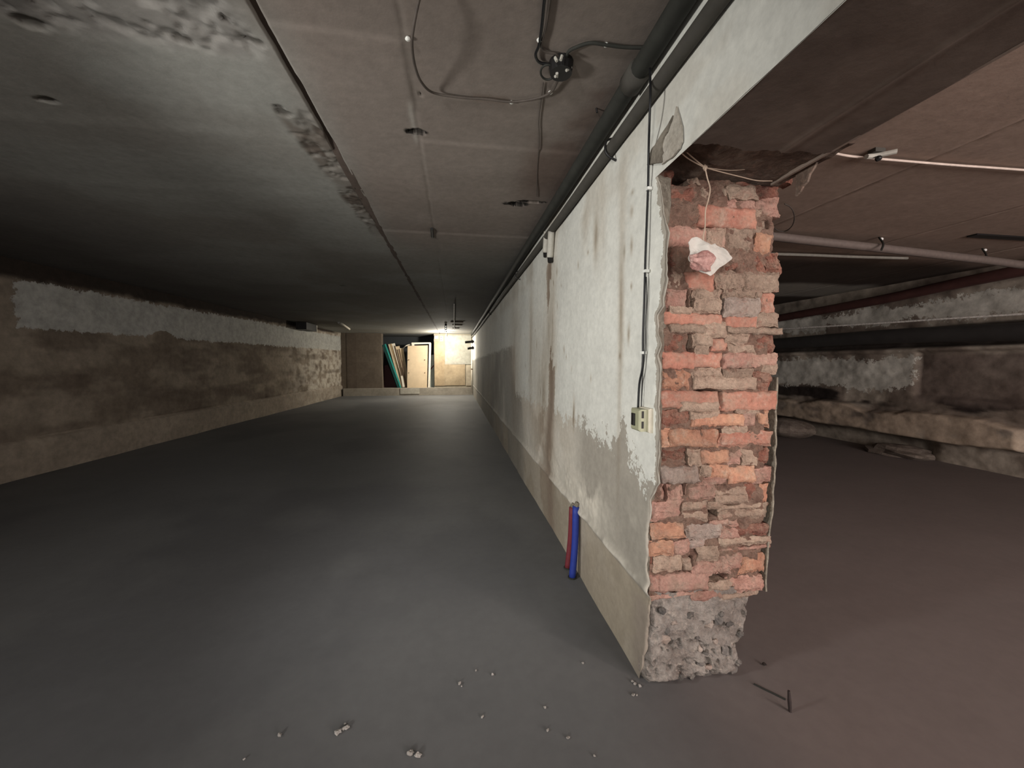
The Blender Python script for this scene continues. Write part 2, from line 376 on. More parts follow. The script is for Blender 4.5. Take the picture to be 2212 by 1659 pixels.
c = mixc(c, (106, 94, 82), 0.8*sm(0.45, 0.65, n)); c = mixc(c, (184, 175, 162), 0.85*sm(10.5, 13.5, Y)*sm(0.35, 0.6, n2))  # paler far end: bulb light put into the plaster colour
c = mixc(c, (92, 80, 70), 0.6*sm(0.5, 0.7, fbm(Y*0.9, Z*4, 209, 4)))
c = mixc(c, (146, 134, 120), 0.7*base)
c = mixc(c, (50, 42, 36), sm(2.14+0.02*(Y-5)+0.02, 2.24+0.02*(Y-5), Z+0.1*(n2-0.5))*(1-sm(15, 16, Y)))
lo = 1.66+0.012*(Y-5); hi = 2.17+0.016*(Y-5)
pd = np.minimum(Z-lo, hi-Z); pd = np.minimum(pd, (Y-4.98)*0.6)
pd -= 0.25*np.exp(-((Y-7.0)/0.16)**2)*(1-sm(1.72, 1.85, Z))
pd += 0.06*(fbm(Y*3, Z*4, 211, 4)-0.5)
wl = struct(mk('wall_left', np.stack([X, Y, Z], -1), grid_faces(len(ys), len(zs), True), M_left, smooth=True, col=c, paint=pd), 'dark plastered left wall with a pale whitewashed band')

# ------------------------------------------------------------------ right wall of the side room
ys = np.unique(np.concatenate([np.linspace(-3.6, 2.6, 20), np.linspace(2.6, 9, 220), np.linspace(9, 16.4, 20)])); zs = np.linspace(-0.02, 2.55, 130)
Y, Z = np.meshgrid(ys, zs, indexing='ij'); n = fbm(Y*2, Z*2.5, 301, 5); n2 = fbm(Y*6, Z*8, 303, 4)
X = 6.17-(n-0.5)*0.06-(n2-0.5)*0.03
lowz = 0.60+0.10*(fbm(Y*1.5, Z*0, 305, 4)-0.5)*2
low = sm(-0.02, 0.02, lowz-Z)*sm(0.0, 0.03, Z-0.26-0.06*(fbm(Y*1.8, Z*0, 307, 4)-0.5))*sm(3.3, 3.4, Y+0.2*n2); X -= low*0.16            # rough projecting footing course
X += 0.05*sm(4.36, 4.34, Y)*sm(0.8, 0.85, Z)*(1-sm(1.4, 1.45, Z))       # recess right of the pale slab
ld = sm(0, 0.02, Z-1.40)*(1-sm(1.46, 1.48, Z)); X -= ld*0.05
X += 0.16*sm(1.47, 1.50, Z)*(1-sm(1.70, 1.74, Z))                       # deep dark slot under the pipes
X += 0.12*(1-sm(0.18, 0.3, Z))*sm(4.0, 4.3, Y)
c = np.broadcast_to(lin((168, 156, 142)), X.shape+(3,)).copy()
c = mixc(c, (112, 98, 88), 0.8*sm(0.45, 0.62, n)); c = mixc(c, (184, 164, 144), 0.9*low*sm(0.35, 0.6, n2+0.1))
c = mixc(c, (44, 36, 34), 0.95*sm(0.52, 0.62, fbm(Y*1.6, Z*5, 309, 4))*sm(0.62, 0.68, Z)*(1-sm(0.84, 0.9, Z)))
c = mixc(c, (70, 62, 58), 0.9*sm(1.47, 1.50, Z)*(1-sm(1.72, 1.76, Z)))  # shade in the slot, put into the wall colour
c = mixc(c, (116, 102, 94), 0.8*sm(4.4, 4.3, Y)*sm(0.7, 0.8, Z)*(1-sm(1.35, 1.4, Z)))
pd = np.maximum(np.minimum(np.minimum(Z-0.86, 1.36-Z), Y-4.38), np.minimum(np.minimum(Z-1.80, 2.12-Z), 6.9-Y)-0.02)
pd = pd*0.8+0.05*(n2-0.5)-0.05*sm(0.5, 0.7, n)
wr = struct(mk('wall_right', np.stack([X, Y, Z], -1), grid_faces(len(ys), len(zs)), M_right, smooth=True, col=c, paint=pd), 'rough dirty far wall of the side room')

# end of the room behind the viewer, and the far end of the side room
cw = lambda n: np.broadcast_to(lin((120, 112, 102)), (n, 3))
v, f = box((-5, -3.75, 0), (6.6, -3.6, 2.55)); struct(mk('wall_front', v, f, M_conc, col=cw(8)), 'plastered wall behind the viewer')
v, f = box((1.19, 16.3, 0), (6.6, 16.45, 2.6)); struct(mk('wall_side_end', v, f, M_conc, col=cw(8)), 'far end wall of the side room')

# ------------------------------------------------------------------ partition wall
YF, XW = 1.335, 0.715
ys = 1.30*(16.25/1.30)**np.linspace(0, 1, 620); zs = np.linspace(-0.01, 2.50, 330)
Y, Z = np.meshgrid(ys, zs, indexing='ij')
ED = [onX(x, y, XW) for x, y in [(1377, 1462), (1384, 1445), (1391, 1400), (1397, 1340), (1401, 1280), (1396, 1220), (1397, 1150), (1403, 1080), (1418, 1045), (1417, 1000), (1421, 930), (1418, 880), (1420, 850), (1422, 800), (1417, 770), (1424, 745), (1418, 720), (1417, 680), (1429, 660), (1426, 640), (1434, 600), (1436, 540), (1438, 500), (1431, 460), (1425, 420), (1420, 390), (1417, 372)]]
eY = np.interp(Z[0], [q[2] for q in ED], [q[1] for q in ED])+(fbm(Z[0]*30, Z[0]*0, 401, 4)-0.5)*0.016
eY = np.where(Z[0] > 1.955, 1.30, eY); edge = np.broadcast_to((eY-1.30)[None, :], Z.shape)
Yj = Y+edge*np.exp(-(Y-1.30)/0.05)
n = fbm(Y*3, Z*3, 405, 5); n2 = fbm(Y*9, Z*9, 407, 4)
X = XW+(fbm(Y*1.2, Z*1.2, 409, 3)-0.5)*0.016+(n2-0.5)*0.004
X += 0.016*np.exp(-np.clip(Y-1.30, 0, None)/0.006)*(0.2+0.8*fbm(Z*24, Z*0, 411, 3))*sm(1.955, 1.94, Z)      # worn arris
zl = 0.385+0.02*(fbm(Y*5, Z*0, 413, 3)-0.5)
cr = np.exp(-((Z-zl-0.012)/0.02)**2)
X -= cr*0.018*(0.3+1.2*n2); cz2 = np.exp(-((Z-0.50)/0.11)**2)*sm(0.40, 0.58, fbm(Y*4, Z*4, 441, 4))*(1-sm(3.2, 4.5, Y)); X -= cz2*0.016*fbm(Y*26, Z*26, 443, 4); X += 0.004*sm(zl, zl-0.02, Z)
c = np.broadcast_to(lin((162, 155, 144)), X.shape+(3,)).copy()
far = sm(2.0, 2.35, Y)
c = mixc(c, (207, 200, 188), 0.95*far); c = mixc(c, (190, 181, 167), 0.7*sm(0.42, 0.62, n)*far)
c = mixc(c, (200, 193, 180), sm(0.46, 0.58, n+0.25*np.exp(-((Z-0.5+0.05*(Y-1.3))/0.12)**2)-0.1)*np.exp(-((Z-0.50)/0.12)**2)*sm(1.5, 2.0, Y))
c = mixc(c, (206, 198, 184), 0.8*cz2*sm(0.4, 0.6, fbm(Y*20, Z*20, 445, 4)))
c = mixc(c, (206, 199, 186), 0.9*cr*sm(0.3, 0.5, n2))
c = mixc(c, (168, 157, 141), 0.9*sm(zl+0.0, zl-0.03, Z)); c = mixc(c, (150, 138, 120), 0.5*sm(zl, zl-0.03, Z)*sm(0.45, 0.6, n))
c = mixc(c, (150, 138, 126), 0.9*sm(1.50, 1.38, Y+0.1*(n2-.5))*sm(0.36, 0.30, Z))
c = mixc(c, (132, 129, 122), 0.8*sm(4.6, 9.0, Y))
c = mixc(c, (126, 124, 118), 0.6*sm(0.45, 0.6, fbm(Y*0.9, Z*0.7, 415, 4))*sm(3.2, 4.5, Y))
# paint : signed distance to the peeled border (fits the ragged outline)
bz = np.interp(Y, [1.2, 1.30, 1.36, 1.42, 1.50, 1.56, 1.62, 1.70, 1.80, 1.95, 2.06, 2.2, 2.35, 2.5], [0.83, 0.82, 0.80, 0.84, 0.86, 0.935, 0.92, 0.87, 0.89, 0.88, 0.93, 0.90, 0.90, 0.90])
pd = (Z-bz)*0.7
gap = np.exp(-((Y-1.555)/0.035)**2)*sm(1.08, 0.98, Z); pd -= gap*0.10
pd = np.minimum(pd, np.where(Z < 1.95, (Y-1.30-0.012)*9, 9.0))
# further along: damp streaks eat the paint
str1 = np.exp(-((Y-2.83-0.05*np.sin(Z*4))/0.115)**2)*(0.6+0.9*fbm(Y*8, Z*3, 417, 4))*sm(2.15, 1.95, Z)
pd = np.minimum(pd, 0.22-0.42*str1*sm(0.35, 0.6, fbm(Y*6, Z*2.2, 419, 4)+0.12))
pd = np.where(Y > 4.6, np.minimum(pd, Z-1.47+0.004*(Y-4.6)), pd)
c2 = c
c2 = mixc(c2, (136, 120, 106), 0.85*np.clip(str1, 0, 1))
c2 = mixc(c2, (150, 134, 118), 0.5*np.exp(-((Y-3.1)/0.25)**2)*sm(0.4, 0.6, n))
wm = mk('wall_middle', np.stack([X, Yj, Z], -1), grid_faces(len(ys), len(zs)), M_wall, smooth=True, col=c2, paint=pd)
struct(wm, 'partition wall of peeling white paint ending in a broken brick face')
# damp and soot stains that sit ON the paint use a second tint attribute
ti = np.ones(X.shape)
def stain(y0, z0, sy, sz, a): 
    global ti; ti = ti*(1-a*np.exp(-((Y-y0)/sy)**2-((Z-z0)/sz)**2)*(0.5+1.0*fbm(Y*18, Z*4, 423, 3)))
stain(1.60, 1.52, 0.028, 0.30, 0.42); stain(1.60, 1.15, 0.02, 0.5, 0.16); stain(1.59, 2.0, 0.05, 0.2, 0.16)
stain(1.905, 1.90, 0.035, 0.12, 0.42); stain(1.82, 1.9, 0.05, 0.2, 0.16); stain(2.07, 2.0, 0.07, 0.12, 0.15)
stain(2.83, 1.45, 0.14, 0.9, 0.34); stain(3.05, 1.0, 0.12, 0.5, 0.25); stain(2.25, 0.95, 0.02, 0.09, 0.5); stain(3.3, 1.1, 0.3, 0.5, 0.22); stain(3.6, 1.5, 0.1, 0.6, 0.26); stain(4.6, 1.2, 0.4, 1.0, 0.22)
ti *= 1-0.16*sm(1.95, 2.1, Z)*(1-sm(6, 9, Y))*sm(0.35, 0.6, n)
for k in range(26):
    rs = random.Random(900+k); stain(1.5+rs.random()**2*2.5, 0.85+rs.random()*1.1, 0.006+0.008*rs.random(), 0.008+0.03*rs.random(), 0.4)
a = wm.data.attributes.new('Tint', 'FLOAT', 'POINT'); a.data.foreach_set('value', np.clip(ti, 0.2, 1).astype(np.float32).ravel())
nt = M_wall.node_tree; ta = nt.nodes.new('ShaderNodeAttribute'); ta.attribute_name = 'Tint'
bs = nt.nodes['Principled BSDF']; src = bs.inputs['Base Color'].links[0].from_socket
dark = mixn(nt, 1.0, src, L4((206, 184, 160)), 'MULTIPLY')
nt.links.new(mixn(nt, mapr(nt, ta.outputs['Fac'], 0.45, 1.0, 1.0, 0.0), src, mixn(nt, mapr(nt, ta.outputs['Fac'], 0.45, 1.0, 0.6, 0.0), dark, L4((92, 86, 76)))), bs.inputs['Base Color'])
# solid masonry core with the plaster of the other face
mk('core', *box((0.760, 1.46, 0), (1.175, 16.25, 2.5)), M_bed, wm)
SP = [onY(x, y, 1.345) for x, y in [(1652, 1274), (1658, 1180), (1668, 1080), (1673, 1000), (1677, 900), (1680, 815)]]
V, Fc = [], []
zz = np.linspace(SP[0][2], SP[-1][2], 46)
for i, z in enumerate(zz):
    x = float(np.interp(z, [q[2] for q in SP], [q[0] for q in SP])); y = 1.338+0.02*(fbm(z*12, 0, 431, 3)-0.5)
    V += [(x-0.007, y, z), (x, y, z), (x, 1.60, z), (x-0.007, 1.60, z)]
for i in range(len(zz)-1):
    for j in range(4): a_ = i*4+j; b_ = i*4+(j+1) % 4; Fc.append((a_, a_+4, b_+4, b_))
mk('plaster_sliver', V, Fc, M_plast, wm)
mk('plaster_face', *box((1.172, 1.44, 0), (1.188, 16.25, 2.45)), M_plast, wm)
# ragged thickness of the left plaster coat
zs2 = np.linspace(0.30, 1.93, 330); us = np.linspace(0, 1, 6)
U, Zz = np.meshgrid(us, zs2, indexing='ij')
e2 = np.interp(Zz, zs, edge[0])
BL = [onY(x, y, YF) for x, y in [(1404, 1290), (1404, 1180), (1412, 1090), (1428, 1040), (1430, 900), (1432, 780), (1438, 700), (1440, 640), (1441, 500), (1450, 440), (1448, 380)]]
xb = np.interp(Zz, [q[2] for q in BL], [q[0] for q in BL])
Xe = (XW+0.004)*(1-U)+(xb+0.006)*U+0.010*(fbm(Zz*28, U*2, 433, 4)-0.5)*U
Ye = (1.30+e2+0.002)*(1-U)+(YF+0.010)*U+0.020*(fbm(Zz*34, U*4, 435, 4)-0.5)*np.sin(math.pi*np.clip(U, 0, 1))
mk('plaster_edge', np.stack([Xe, Ye, Zz], -1), grid_faces(len(us), len(zs2)), M_plast, wm)

# ------------------------------------------------------------------ brick face : mortar bed + single bricks
BP = []   # (x0,y0,x1,y1,material,proud mm,rough mm,tilt)
def B(x0, y0, x1, y1, m, pr=0, rg=4, tl=0.0): BP.append((x0, y0, x1, y1, m, pr, rg, tl))
R_, D_, P_, O_, T_, G_ = M_red, M_dark, M_pink, M_orng, M_mort, M_lila
# upper broken zone, under the beam
B(1447,398,1507,441,D_,-18,8); B(1440,360,1462,396,D_,-22,8); B(1500,352,1522,392,T_,-20,9); B(1455,440,1512,494,T_,-26,12); B(1512,396,1560,436,T_,-22,11); B(1560,398,1582,430,T_,-20,9)
B(1578,400,1638,425,T_,-6,5); B(1640,392,1690,430,D_,-14,9); B(1652,352,1722,386,D_,-16,6); B(1600,378,1652,400,D_,-24,8); B(1556,425,1600,455,P_,-10,8); B(1600,425,1642,456,P_,-10,8); B(1642,430,1686,466,P_,-8,9)
B(1508,452,1632,486,R_,0,3); B(1636,472,1660,490,T_,-18,6); B(1440,470,1456,494,D_,-25,6); B(1632,450,1650,474,T_,-9,6)
B(1437,496,1566,530,P_,2,4); B(1520,496,1565,536,T_,5,5); B(1568,490,1630,540,T_,-4,6); B(1632,503,1674,548,O_,-4,6,-.15); B(1622,492,1648,508,T_,-2,6)
B(1437,536,1486,582,D_,-16,11); B(1486,532,1572,590,D_,-20,8); B(1574,541,1622,590,D_,-16,12); B(1622,536,1658,590,D_,-8,14); B(1656,548,1690,592,D_,-6,12)
B(1436,584,1488,628,T_,-14,8); B(1484,592,1542,626,R_,-3,3); B(1544,588,1610,624,T_,2,8); B(1606,590,1684,628,T_,0,5); 
B(1435,626,1482,664,P_,-2,5); B(1487,628,1497,662,P_,-22,6); B(1501,620,1560,650,T_,-2,7); B(1500,648,1560,676,T_,1,5); B(1565,622,1632,644,T_,-2,7); B(1564,646,1642,683,G_,6,5); B(1630,624,1652,646,T_,-6,6); B(1646,636,1680,682,R_,-8,6,-.1)
B(1447,667,1492,682,T_,5,5); B(1434,680,1557,702,R_,0,3); B(1568,684,1636,712,R_,0,3); B(1636,678,1682,704,T_,3,5)
B(1448,701,1522,716,T_,6,4); B(1520,699,1568,730,T_,5,6); B(1571,711,1684,720,T_,12,3)
B(1432,717,1490,762,D_,-8,9); B(1497,721,1536,748,T_,4,5); B(1502,748,1530,769,T_,7,5); B(1540,731,1571,755,R_,-4,4); B(1570,721,1618,742,T_,2,6); B(1574,740,1634,764,T_,-1,6); B(1632,722,1678,762,D_,-8,9)
B(1430,762,1500,795,R_,0,3); B(1496,764,1555,793,R_,2,3); B(1563,764,1625,794,P_,1,4); B(1620,766,1680,792,P_,-2,5)
B(1428,797,1495,843,O_,-6,7); B(1498,795,1560,816,T_,0,6); B(1566,797,1632,820,T_,-2,7); B(1500,816,1630,841,T_,5,4); B(1630,800,1668,846,D_,-6,9); B(1648,786,1680,806,T_,0,5)
B(1427,846,1554,882,R_,1,3); B(1470,869,1550,889,T_,7,3); B(1561,847,1676,886,R_,2,3); B(1590,880,1640,893,T_,2,5)
B(1425,886,1490,922,D_,-3,6); B(1493,888,1553,904,T_,2,4); B(1496,896,1602,921,O_,4,4,0.05); B(1600,884,1640,925,P_,-3,7); B(1636,888,1668,925,O_,-8,8)
B(1425,927,1448,966,O_,-2,5); B(1446,928,1514,964,O_,3,4); B(1514,927,1550,966,O_,2,4); B(1557,932,1668,966,R_,1,5); B(1560,920,1612,936,T_,4,5)
B(1427,968,1484,1004,D_,-6,9); B(1487,970,1514,1005,T_,1,5); B(1514,976,1572,1004,O_,0,4); B(1572,970,1604,1004,P_,-6,8); B(1603,970,1634,1005,T_,-1,6); B(1633,968,1663,1002,D_,-7,6)
B(1426,1007,1506,1043,G_,9,4); B(1512,1006,1540,1030,T_,1,5); B(1536,1005,1574,1036,O_,1,5); B(1572,1008,1632,1043,O_,3,4); B(1628,1010,1665,1042,P_,1,5); B(1508,1030,1570,1046,P_,0,5)
B(1421,1046,1434,1080,P_,-6,5); B(1443,1048,1474,1086,P_,-3,6); B(1484,1046,1548,1082,P_,-2,6); B(1546,1052,1612,1074,T_,0,6); B(1545,1070,1615,1090,T_,3,5); B(1612,1044,1640,1084,D_,-6,4); B(1641,1046,1662,1086,O_,-8,5)
B(1407,1082,1474,1126,P_,2,6); B(1474,1084,1530,1106,T_,2,6); B(1476,1106,1530,1126,T_,1,6); B(1556,1088,1644,1104,T_,3,6); B(1558,1100,1650,1124,T_,1,6); B(1530,1084,1560,1100,T_,2,5); B(1642,1088,1662,1120,T_,-8,6)
B(1408,1127,1478,1164,O_,3,5); B(1482,1130,1560,1168,G_,1,7); B(1536,1122,1592,1140,P_,3,6); B(1556,1138,1600,1168,P_,0,7); B(1592,1132,1668,1160,D_,0,8)
B(1398,1166,1452,1200,O_,4,5,0.08); B(1450,1168,1490,1202,P_,3,6); B(1488,1167,1520,1186,G_,2,5); B(1508,1180,1552,1212,T_,2,6); B(1556,1158,1666,1182,T_,2,7); B(1556,1180,1664,1194,P_,-3,5)
B(1412,1200,1472,1236,T_,1,6); B(1476,1208,1492,1233,T_,-2,3); B(1498,1206,1578,1246,P_,0,8); B(1552,1192,1604,1238,P_,-1,9); B(1600,1200,1656,1240,O_,-4,8); B(1402,1200,1413,1232,D_,-12,5)
B(1399,1244,1422,1276,P_,3,4); B(1421,1238,1527,1281,P_,4,4); B(1531,1256,1586,1282,T_,-1,6); B(1572,1242,1644,1280,P_,4,9,0.1)
B(1403,1279,1500,1298,P_,2,5); B(1496,1276,1562,1300,P_,0,5); B(1556,1278,1638,1298,T_,0,6)
SL = [(1483,626,1487,664),(1497,626,1501,664),(1558,684,1567,712),(1557,766,1562,796),(1556,795,1565,825),(1555,846,1560,888),(1550,928,1556,962),(1484,976,1487,1004),(1440,1050,1444,1080),(1432,1048,1442,1078),(1474,1044,1483,1070),
      (1508,484,1562,493),(1560,636,1586,648),(1490,722,1496,764),(1572,738,1576,750),(1532,1100,1556,1116),(1470,1232,1494,1238),(1470,1206,1475,1236),(1492,1206,1496,1236),(1528,1246,1574,1256),(1462,360,1498,394),(1400,1130,1409,1170),(1560,1232,1570,1250),(1500,843,1552,846),(1640,1196,1644,1210),(1650,476,1662,492),(1570,578,1590,588),(1442,404,1450,440)]
def pxz(x, y): p = onY(x, y, YF); return p[0], p[2]
xs = np.arange(0.730, 1.232, 0.0045); zs3 = np.arange(0.33, 1.97, 0.0045)
X, Z = np.meshgrid(xs, zs3, indexing='ij')
n = fbm(X*30, Z*40, 501, 4); d = 0.008+0.026*(n-0.5)+0.020*(fbm(X*9, Z*9, 503, 3)-0.5)
for (a0, b0, a1, b1) in SL:
    x0, z1 = pxz(a0, b0); x1, z0 = pxz(a1, b1)
    d += 0.085*sm(-0.004, 0.003, np.minimum(np.minimum(X-x0, x1-X), np.minimum(Z-z0, z1-Z))+0.006*(n-0.5))
d += 0.05*sm(1.80, 1.93, Z)*fbm(X*8, Z*8, 505, 3)
right = np.interp(Z, [0.3, 0.38, 0.6, 0.9, 1.2, 1.6, 1.97], [1.190, 1.200, 1.212, 1.207, 1.205, 1.212, 1.225])
d += 0.07*sm(0, 0.012, X-right+0.02*(fbm(X*5, Z*20, 507, 3)-0.3))
mk('mortar_bed', np.stack([X, YF+d, Z], -1), grid_faces(len(xs), len(zs3), True), M_bed, wm)
def brick(k, x0, y0, x1, y1, m, pr, rg, tl):
    a = pxz(x0-1.6, y1+1.4); b = pxz(x1+1.6, y0-1.4); X0, Z0, X1, Z1 = a[0], a[1], b[0], b[1]
    w, h = X1-X0, Z1-Z0
    nx = max(7, int(w/0.0048)+2); nzv = max(7, int(h/0.0048)+2)
    u, v = np.meshgrid(np.linspace(0, 1, nx), np.linspace(0, 1, nzv), indexing='ij')
    X0 = max(X0, 0.724); w = X1-X0
    s = 600+k*31; r = rg*1.25/1000.0; rs0 = random.Random(s+3)
    X = X0+u*w; Z = Z0+v*h
    ex = (fbm(v*h*40+3, u*0, s, 3)-0.5); ez = (fbm(u*w*40+7, v*0, s+5, 3)-0.5)
    X = X+ex*(0.010+r*1.3)*(np.abs(2*u-1)**2); Z = Z+ez*(0.009+r*1.1)*(np.abs(2*v-1)**2)
    X = np.maximum(X+(rs0.random()-.5)*0.10*h*(2*v-1), 0.719); Z = Z+(rs0.random()-.5)*0.035*w*(2*u-1)
    e = np.minimum(np.minimum(u*w, (1-u)*w), np.minimum(v*h, (1-v)*h))
    rnd = 0.003+r*0.9
    hgt = pr/1000.0+0.005 - rnd*(1-sm(0, rnd*1.8, e))
    hgt = hgt+r*2.0*(fbm(X*26, Z*34, s+9, 4, 0.55)-0.5)
    if rg >= 5:   # snapped faces: stepped facets
        q = fbm(X*18+2, Z*24, s+11, 2); hgt = hgt+r*1.3*(np.floor(q*5)/5-0.45)
    rs = random.Random(s); hgt = hgt+(u-0.5)*(rs.uniform(-1, 1)*0.006+tl*w)+(v-0.5)*rs.uniform(-1, 1)*0.008
    Yf = YF-hgt
    front = np.stack([X, Yf, Z], -1).reshape(-1, 3)
    idx = np.arange(nx*nzv).reshape(nx, nzv)
    loop = np.concatenate([idx[:, 0], idx[-1, 1:], idx[-2::-1, -1], idx[0, -2:0:-1]])
    back = front[loop].copy(); back[:, 1] = YF+0.06; nb = len(front)
    Fg = [tuple(q) for q in grid_faces(nx, nzv, True)]
    nl = len(loop)
    for i in range(nl):
        j = (i+1) % nl; Fg.append((int(loop[i]), int(nb+i), int(nb+j), int(loop[j])))
    Fg.append(tuple(range(nb+nl-1, nb-1, -1)))
    name = 'mortar_lump' if m is T_ else 'brick'
    return mk(name, np.concatenate([front, back]), Fg, m, wm, smooth=(rg < 5), origin=((X0+X1)/2, YF, (Z0+Z1)/2))
for k, t in enumerate(BP): brick(k, *t)

# broken concrete footing under the bricks
zc = np.arange(-0.004, 0.375, 0.0042); uc = np.linspace(0, 1, 132)
U, Z = np.meshgrid(uc, zc, indexing='ij')
xl = np.interp(Z, [0, 0.03, 0.1, 0.37], [0.725, 0.716, 0.716, 0.728])+0.01*(fbm(Z*20, Z*0, 511, 3)-0.5)
xr = np.interp(Z, [0, 0.05, 0.14, 0.2, 0.26, 0.37], [1.120, 1.128, 1.140, 1.160, 1.178, 1.200])+0.022*(fbm(Z*26, Z*0, 513, 4)-0.5)
X = xl+(xr-xl)*U
n = fbm(X*16, Z*16, 515, 5, 0.55); p = fbm(X*42, Z*42, 517, 3)
Yb = 1.338+0.040*(0.5-n)+0.022*sm(0.55, 0.78, p)*sm(0.30, 0.18, Z+0.12*(0.5-U))-0.010*sm(0.3, 0.1, Z)
Yb += 0.05*np.clip((np.abs(U-0.5)-0.44)/0.06, 0, 1)**1.5
Yb += 0.035*sm(0.03, 0.0, Z)*(0.3+n)
for (hx, hy, ax, az) in [(1412, 1428, .009, .007), (1408, 1356, .022, .004), (1572, 1405, .012, .016), (1445, 1390, .022, .013), (1560, 1350, .014, .012), (1545, 1345, .018, .008), (1586, 1395, .012, .010)]:
    q = onY(hx, hy, YF); Yb += 0.035*(1-sm(0.7, 1.2, np.hypot((X-q[0])/ax, (Z-q[2])/az)+0.4*(p-0.5)))
cb = mk('concrete_footing', np.stack([X, Yb, Z], -1), grid_faces(len(uc), len(zc), True), M_base, wm, smooth=True)
# its sides, running back beside the wall
v, f = box((0.745, 1.39, 0), (1.10, 1.60, 0.37)); mk('footing_core', v, f, M_base, wm)
rs = random.Random(5)
spots = [(1437,1385,13,9),(1452,1395,9,7),(1470,1400,8,6),(1442,1362,8,10),(1540,1352,11,9),(1552,1340,7,9),(1578,1350,10,5),(1560,1328,6,6),(1582,1394,8,6),(1566,1408,10,11),(1517,1436,9,6),(1476,1440,7,6),(1530,1440,12,4),(1412,1428,6,5),(1595,1430,8,6),(1588,1450,9,8),(1448,1480,9,7),(1535,1470,14,8),(1500,1465,8,7),(1470,1460,6,7),(1510,1400,6,5),(1490,1330,9,7),(1430,1320,7,6),(1600,1370,7,6),(1545,1385,6,5),(1505,1375,5,4),(1575,1465,7,5),(1425,1455,6,5),(1455,1345,7,4),(1525,1410,5,4)]
for i, (sx, sy, rx, rz) in enumerate(spots):
    q = onY(sx, sy, 1.332); s = 1.45/F
    yy = float(np.interp(0, [0], [1.336])); 
    iu = int(np.clip(round((q[0]-0.72)/0.43*131), 0, 131)); iz = int(np.clip(round(q[2]/0.0042), 0, len(zc)-1)); yy = Yb[iu, iz]
    mk('stone', *rock((q[0], yy+0.002, q[2]), 1.0, 40+i, (rx*s*1.2, 0.011, rz*s*1.2), 6, 8, 0.3), M_aggr if i % 4 else M_lila, cb, origin=(q[0], yy, q[2]))

# ------------------------------------------------------------------ beam over the opening
ys = np.concatenate([np.linspace(-3.6, 0.3, 16), np.linspace(0.32, 1.325, 110)])
prof = []
yb, zb = 1.11, 1.92
xs_s = np.linspace(XW, 1.190, 60)
Xs, Ys = np.meshgrid(xs_s, np.concatenate([np.linspace(-3.6, 0.3, 16), np.linspace(0.32, yb, 90)]), indexing='ij')
Zs = zb+(fbm(Xs*6, Ys*6, 601, 4)-0.5)*0.008-0.006*np.exp(-((Xs-1.028-0.01*np.sin(Ys*5))/0.007)**2)+0.004*sm(1.03, 1.05, Xs)
Ysj = Ys+((fbm(Xs*20, Xs*0, 603, 4)-0.5)*0.04)*np.exp(-(yb-Ys)/0.03)
cs = np.broadcast_to(lin((96, 84, 76)), Xs.shape+(3,)).copy(); cs = mixc(cs, (84, 73, 66), 0.7*sm(0.4, 0.6, fbm(Xs*3, Ys*3, 605, 4)))
cs = mixc(cs, (112, 100, 91), 0.6*np.exp(-((Xs-1.028)/0.015)**2)*sm(0.35, 0.6, fbm(Xs*3, Ys*6, 607, 3)))
beam = mk('trim_1', np.stack([Xs, Ysj, Zs], -1), grid_faces(Xs.shape[0], Xs.shape[1]), M_conc, smooth=True, col=cs); struct(beam, 'concrete beam crossing overhead from the brick wall end')
zz = np.linspace(1.918, 2.5, 60); Yg, Zg = np.meshgrid(ys, zz, indexing='ij')
Xg = XW+(fbm(Yg*1.2, Zg*1.2, 409, 3)-0.5)*0.016+0.0005; pdg = 0.2+0*Yg
cg = np.broadcast_to(lin((170, 162, 150)), Xg.shape+(3,)).copy()
bs_ = mk('side_face', np.stack([Xg, Yg, Zg], -1), grid_faces(len(ys), len(zz)), M_wall, beam, smooth=True, col=cg, paint=pdg)
tg = 1-0.10*sm(0.42, 0.62, fbm(Yg*5, Zg*7, 609, 4)); a = bs_.data.attributes.new('Tint', 'FLOAT', 'POINT'); a.data.foreach_set('value', tg.astype(np.float32).ravel())
v, f = box((1.185, -3.6, 1.925), (1.195, 1.33, 2.5)); mk('back_face', v, f, M_conc, beam, col=np.broadcast_to(lin((130, 116, 106)), (8, 3)))
# broken underside between beam and bricks
xs_s = np.linspace(0.722, 1.235, 80); yy = np.linspace(1.06, 1.46, 60)
Xs, Ys = np.meshgrid(xs_s, yy, indexing='ij')
Zs = 1.945+0.03*(fbm(Xs*9, Ys*9, 611, 5)-0.5)+0.05*np.exp(-((Xs-0.80)/0.05)**2-((Ys-1.30)/0.07)**2)-0.012*sm(1.1, 1.2, Xs)
mk('broken_soffit', np.stack([Xs, Ys, Zs], -1), grid_faces(80, 60), M_soff, beam)
# loose plaster flaps at the corners of the broken end
def flap(name, px, plane, thick, parent, mat, jag=0.0):
    rj = random.Random(len(px)*7+int(px[0][0])); qx = []
    for (ax, ay), (bx, by) in zip(px, px[1:]+px[:1]):
        for t in (0.0, 0.33, 0.66): qx.append((ax+(bx-ax)*t+(rj.random()-.5)*4.5*(t > 0), ay+(by-ay)*t+(rj.random()-.5)*4.5*(t > 0)))
    px = qx
    P = [np.array(plane(x, y)) for x, y in px]; n = len(P)
    nrm = np.cross(P[n//3]-P[0], P[2*n//3]-P[0]); nrm = nrm/np.linalg.norm(nrm)
    if nrm@(CAM-P[0]) < 0: nrm = -nrm
    V = [p+nrm*thick for p in P]+P; Fc = [tuple(range(n)), tuple(range(2*n-1, n-1, -1))]+[(i, i+n, (i+1) % n+n, (i+1) % n) for i in range(n)]
    c0 = np.mean(P, 0)
    return mk(name, V, Fc, mat, parent, origin=c0)
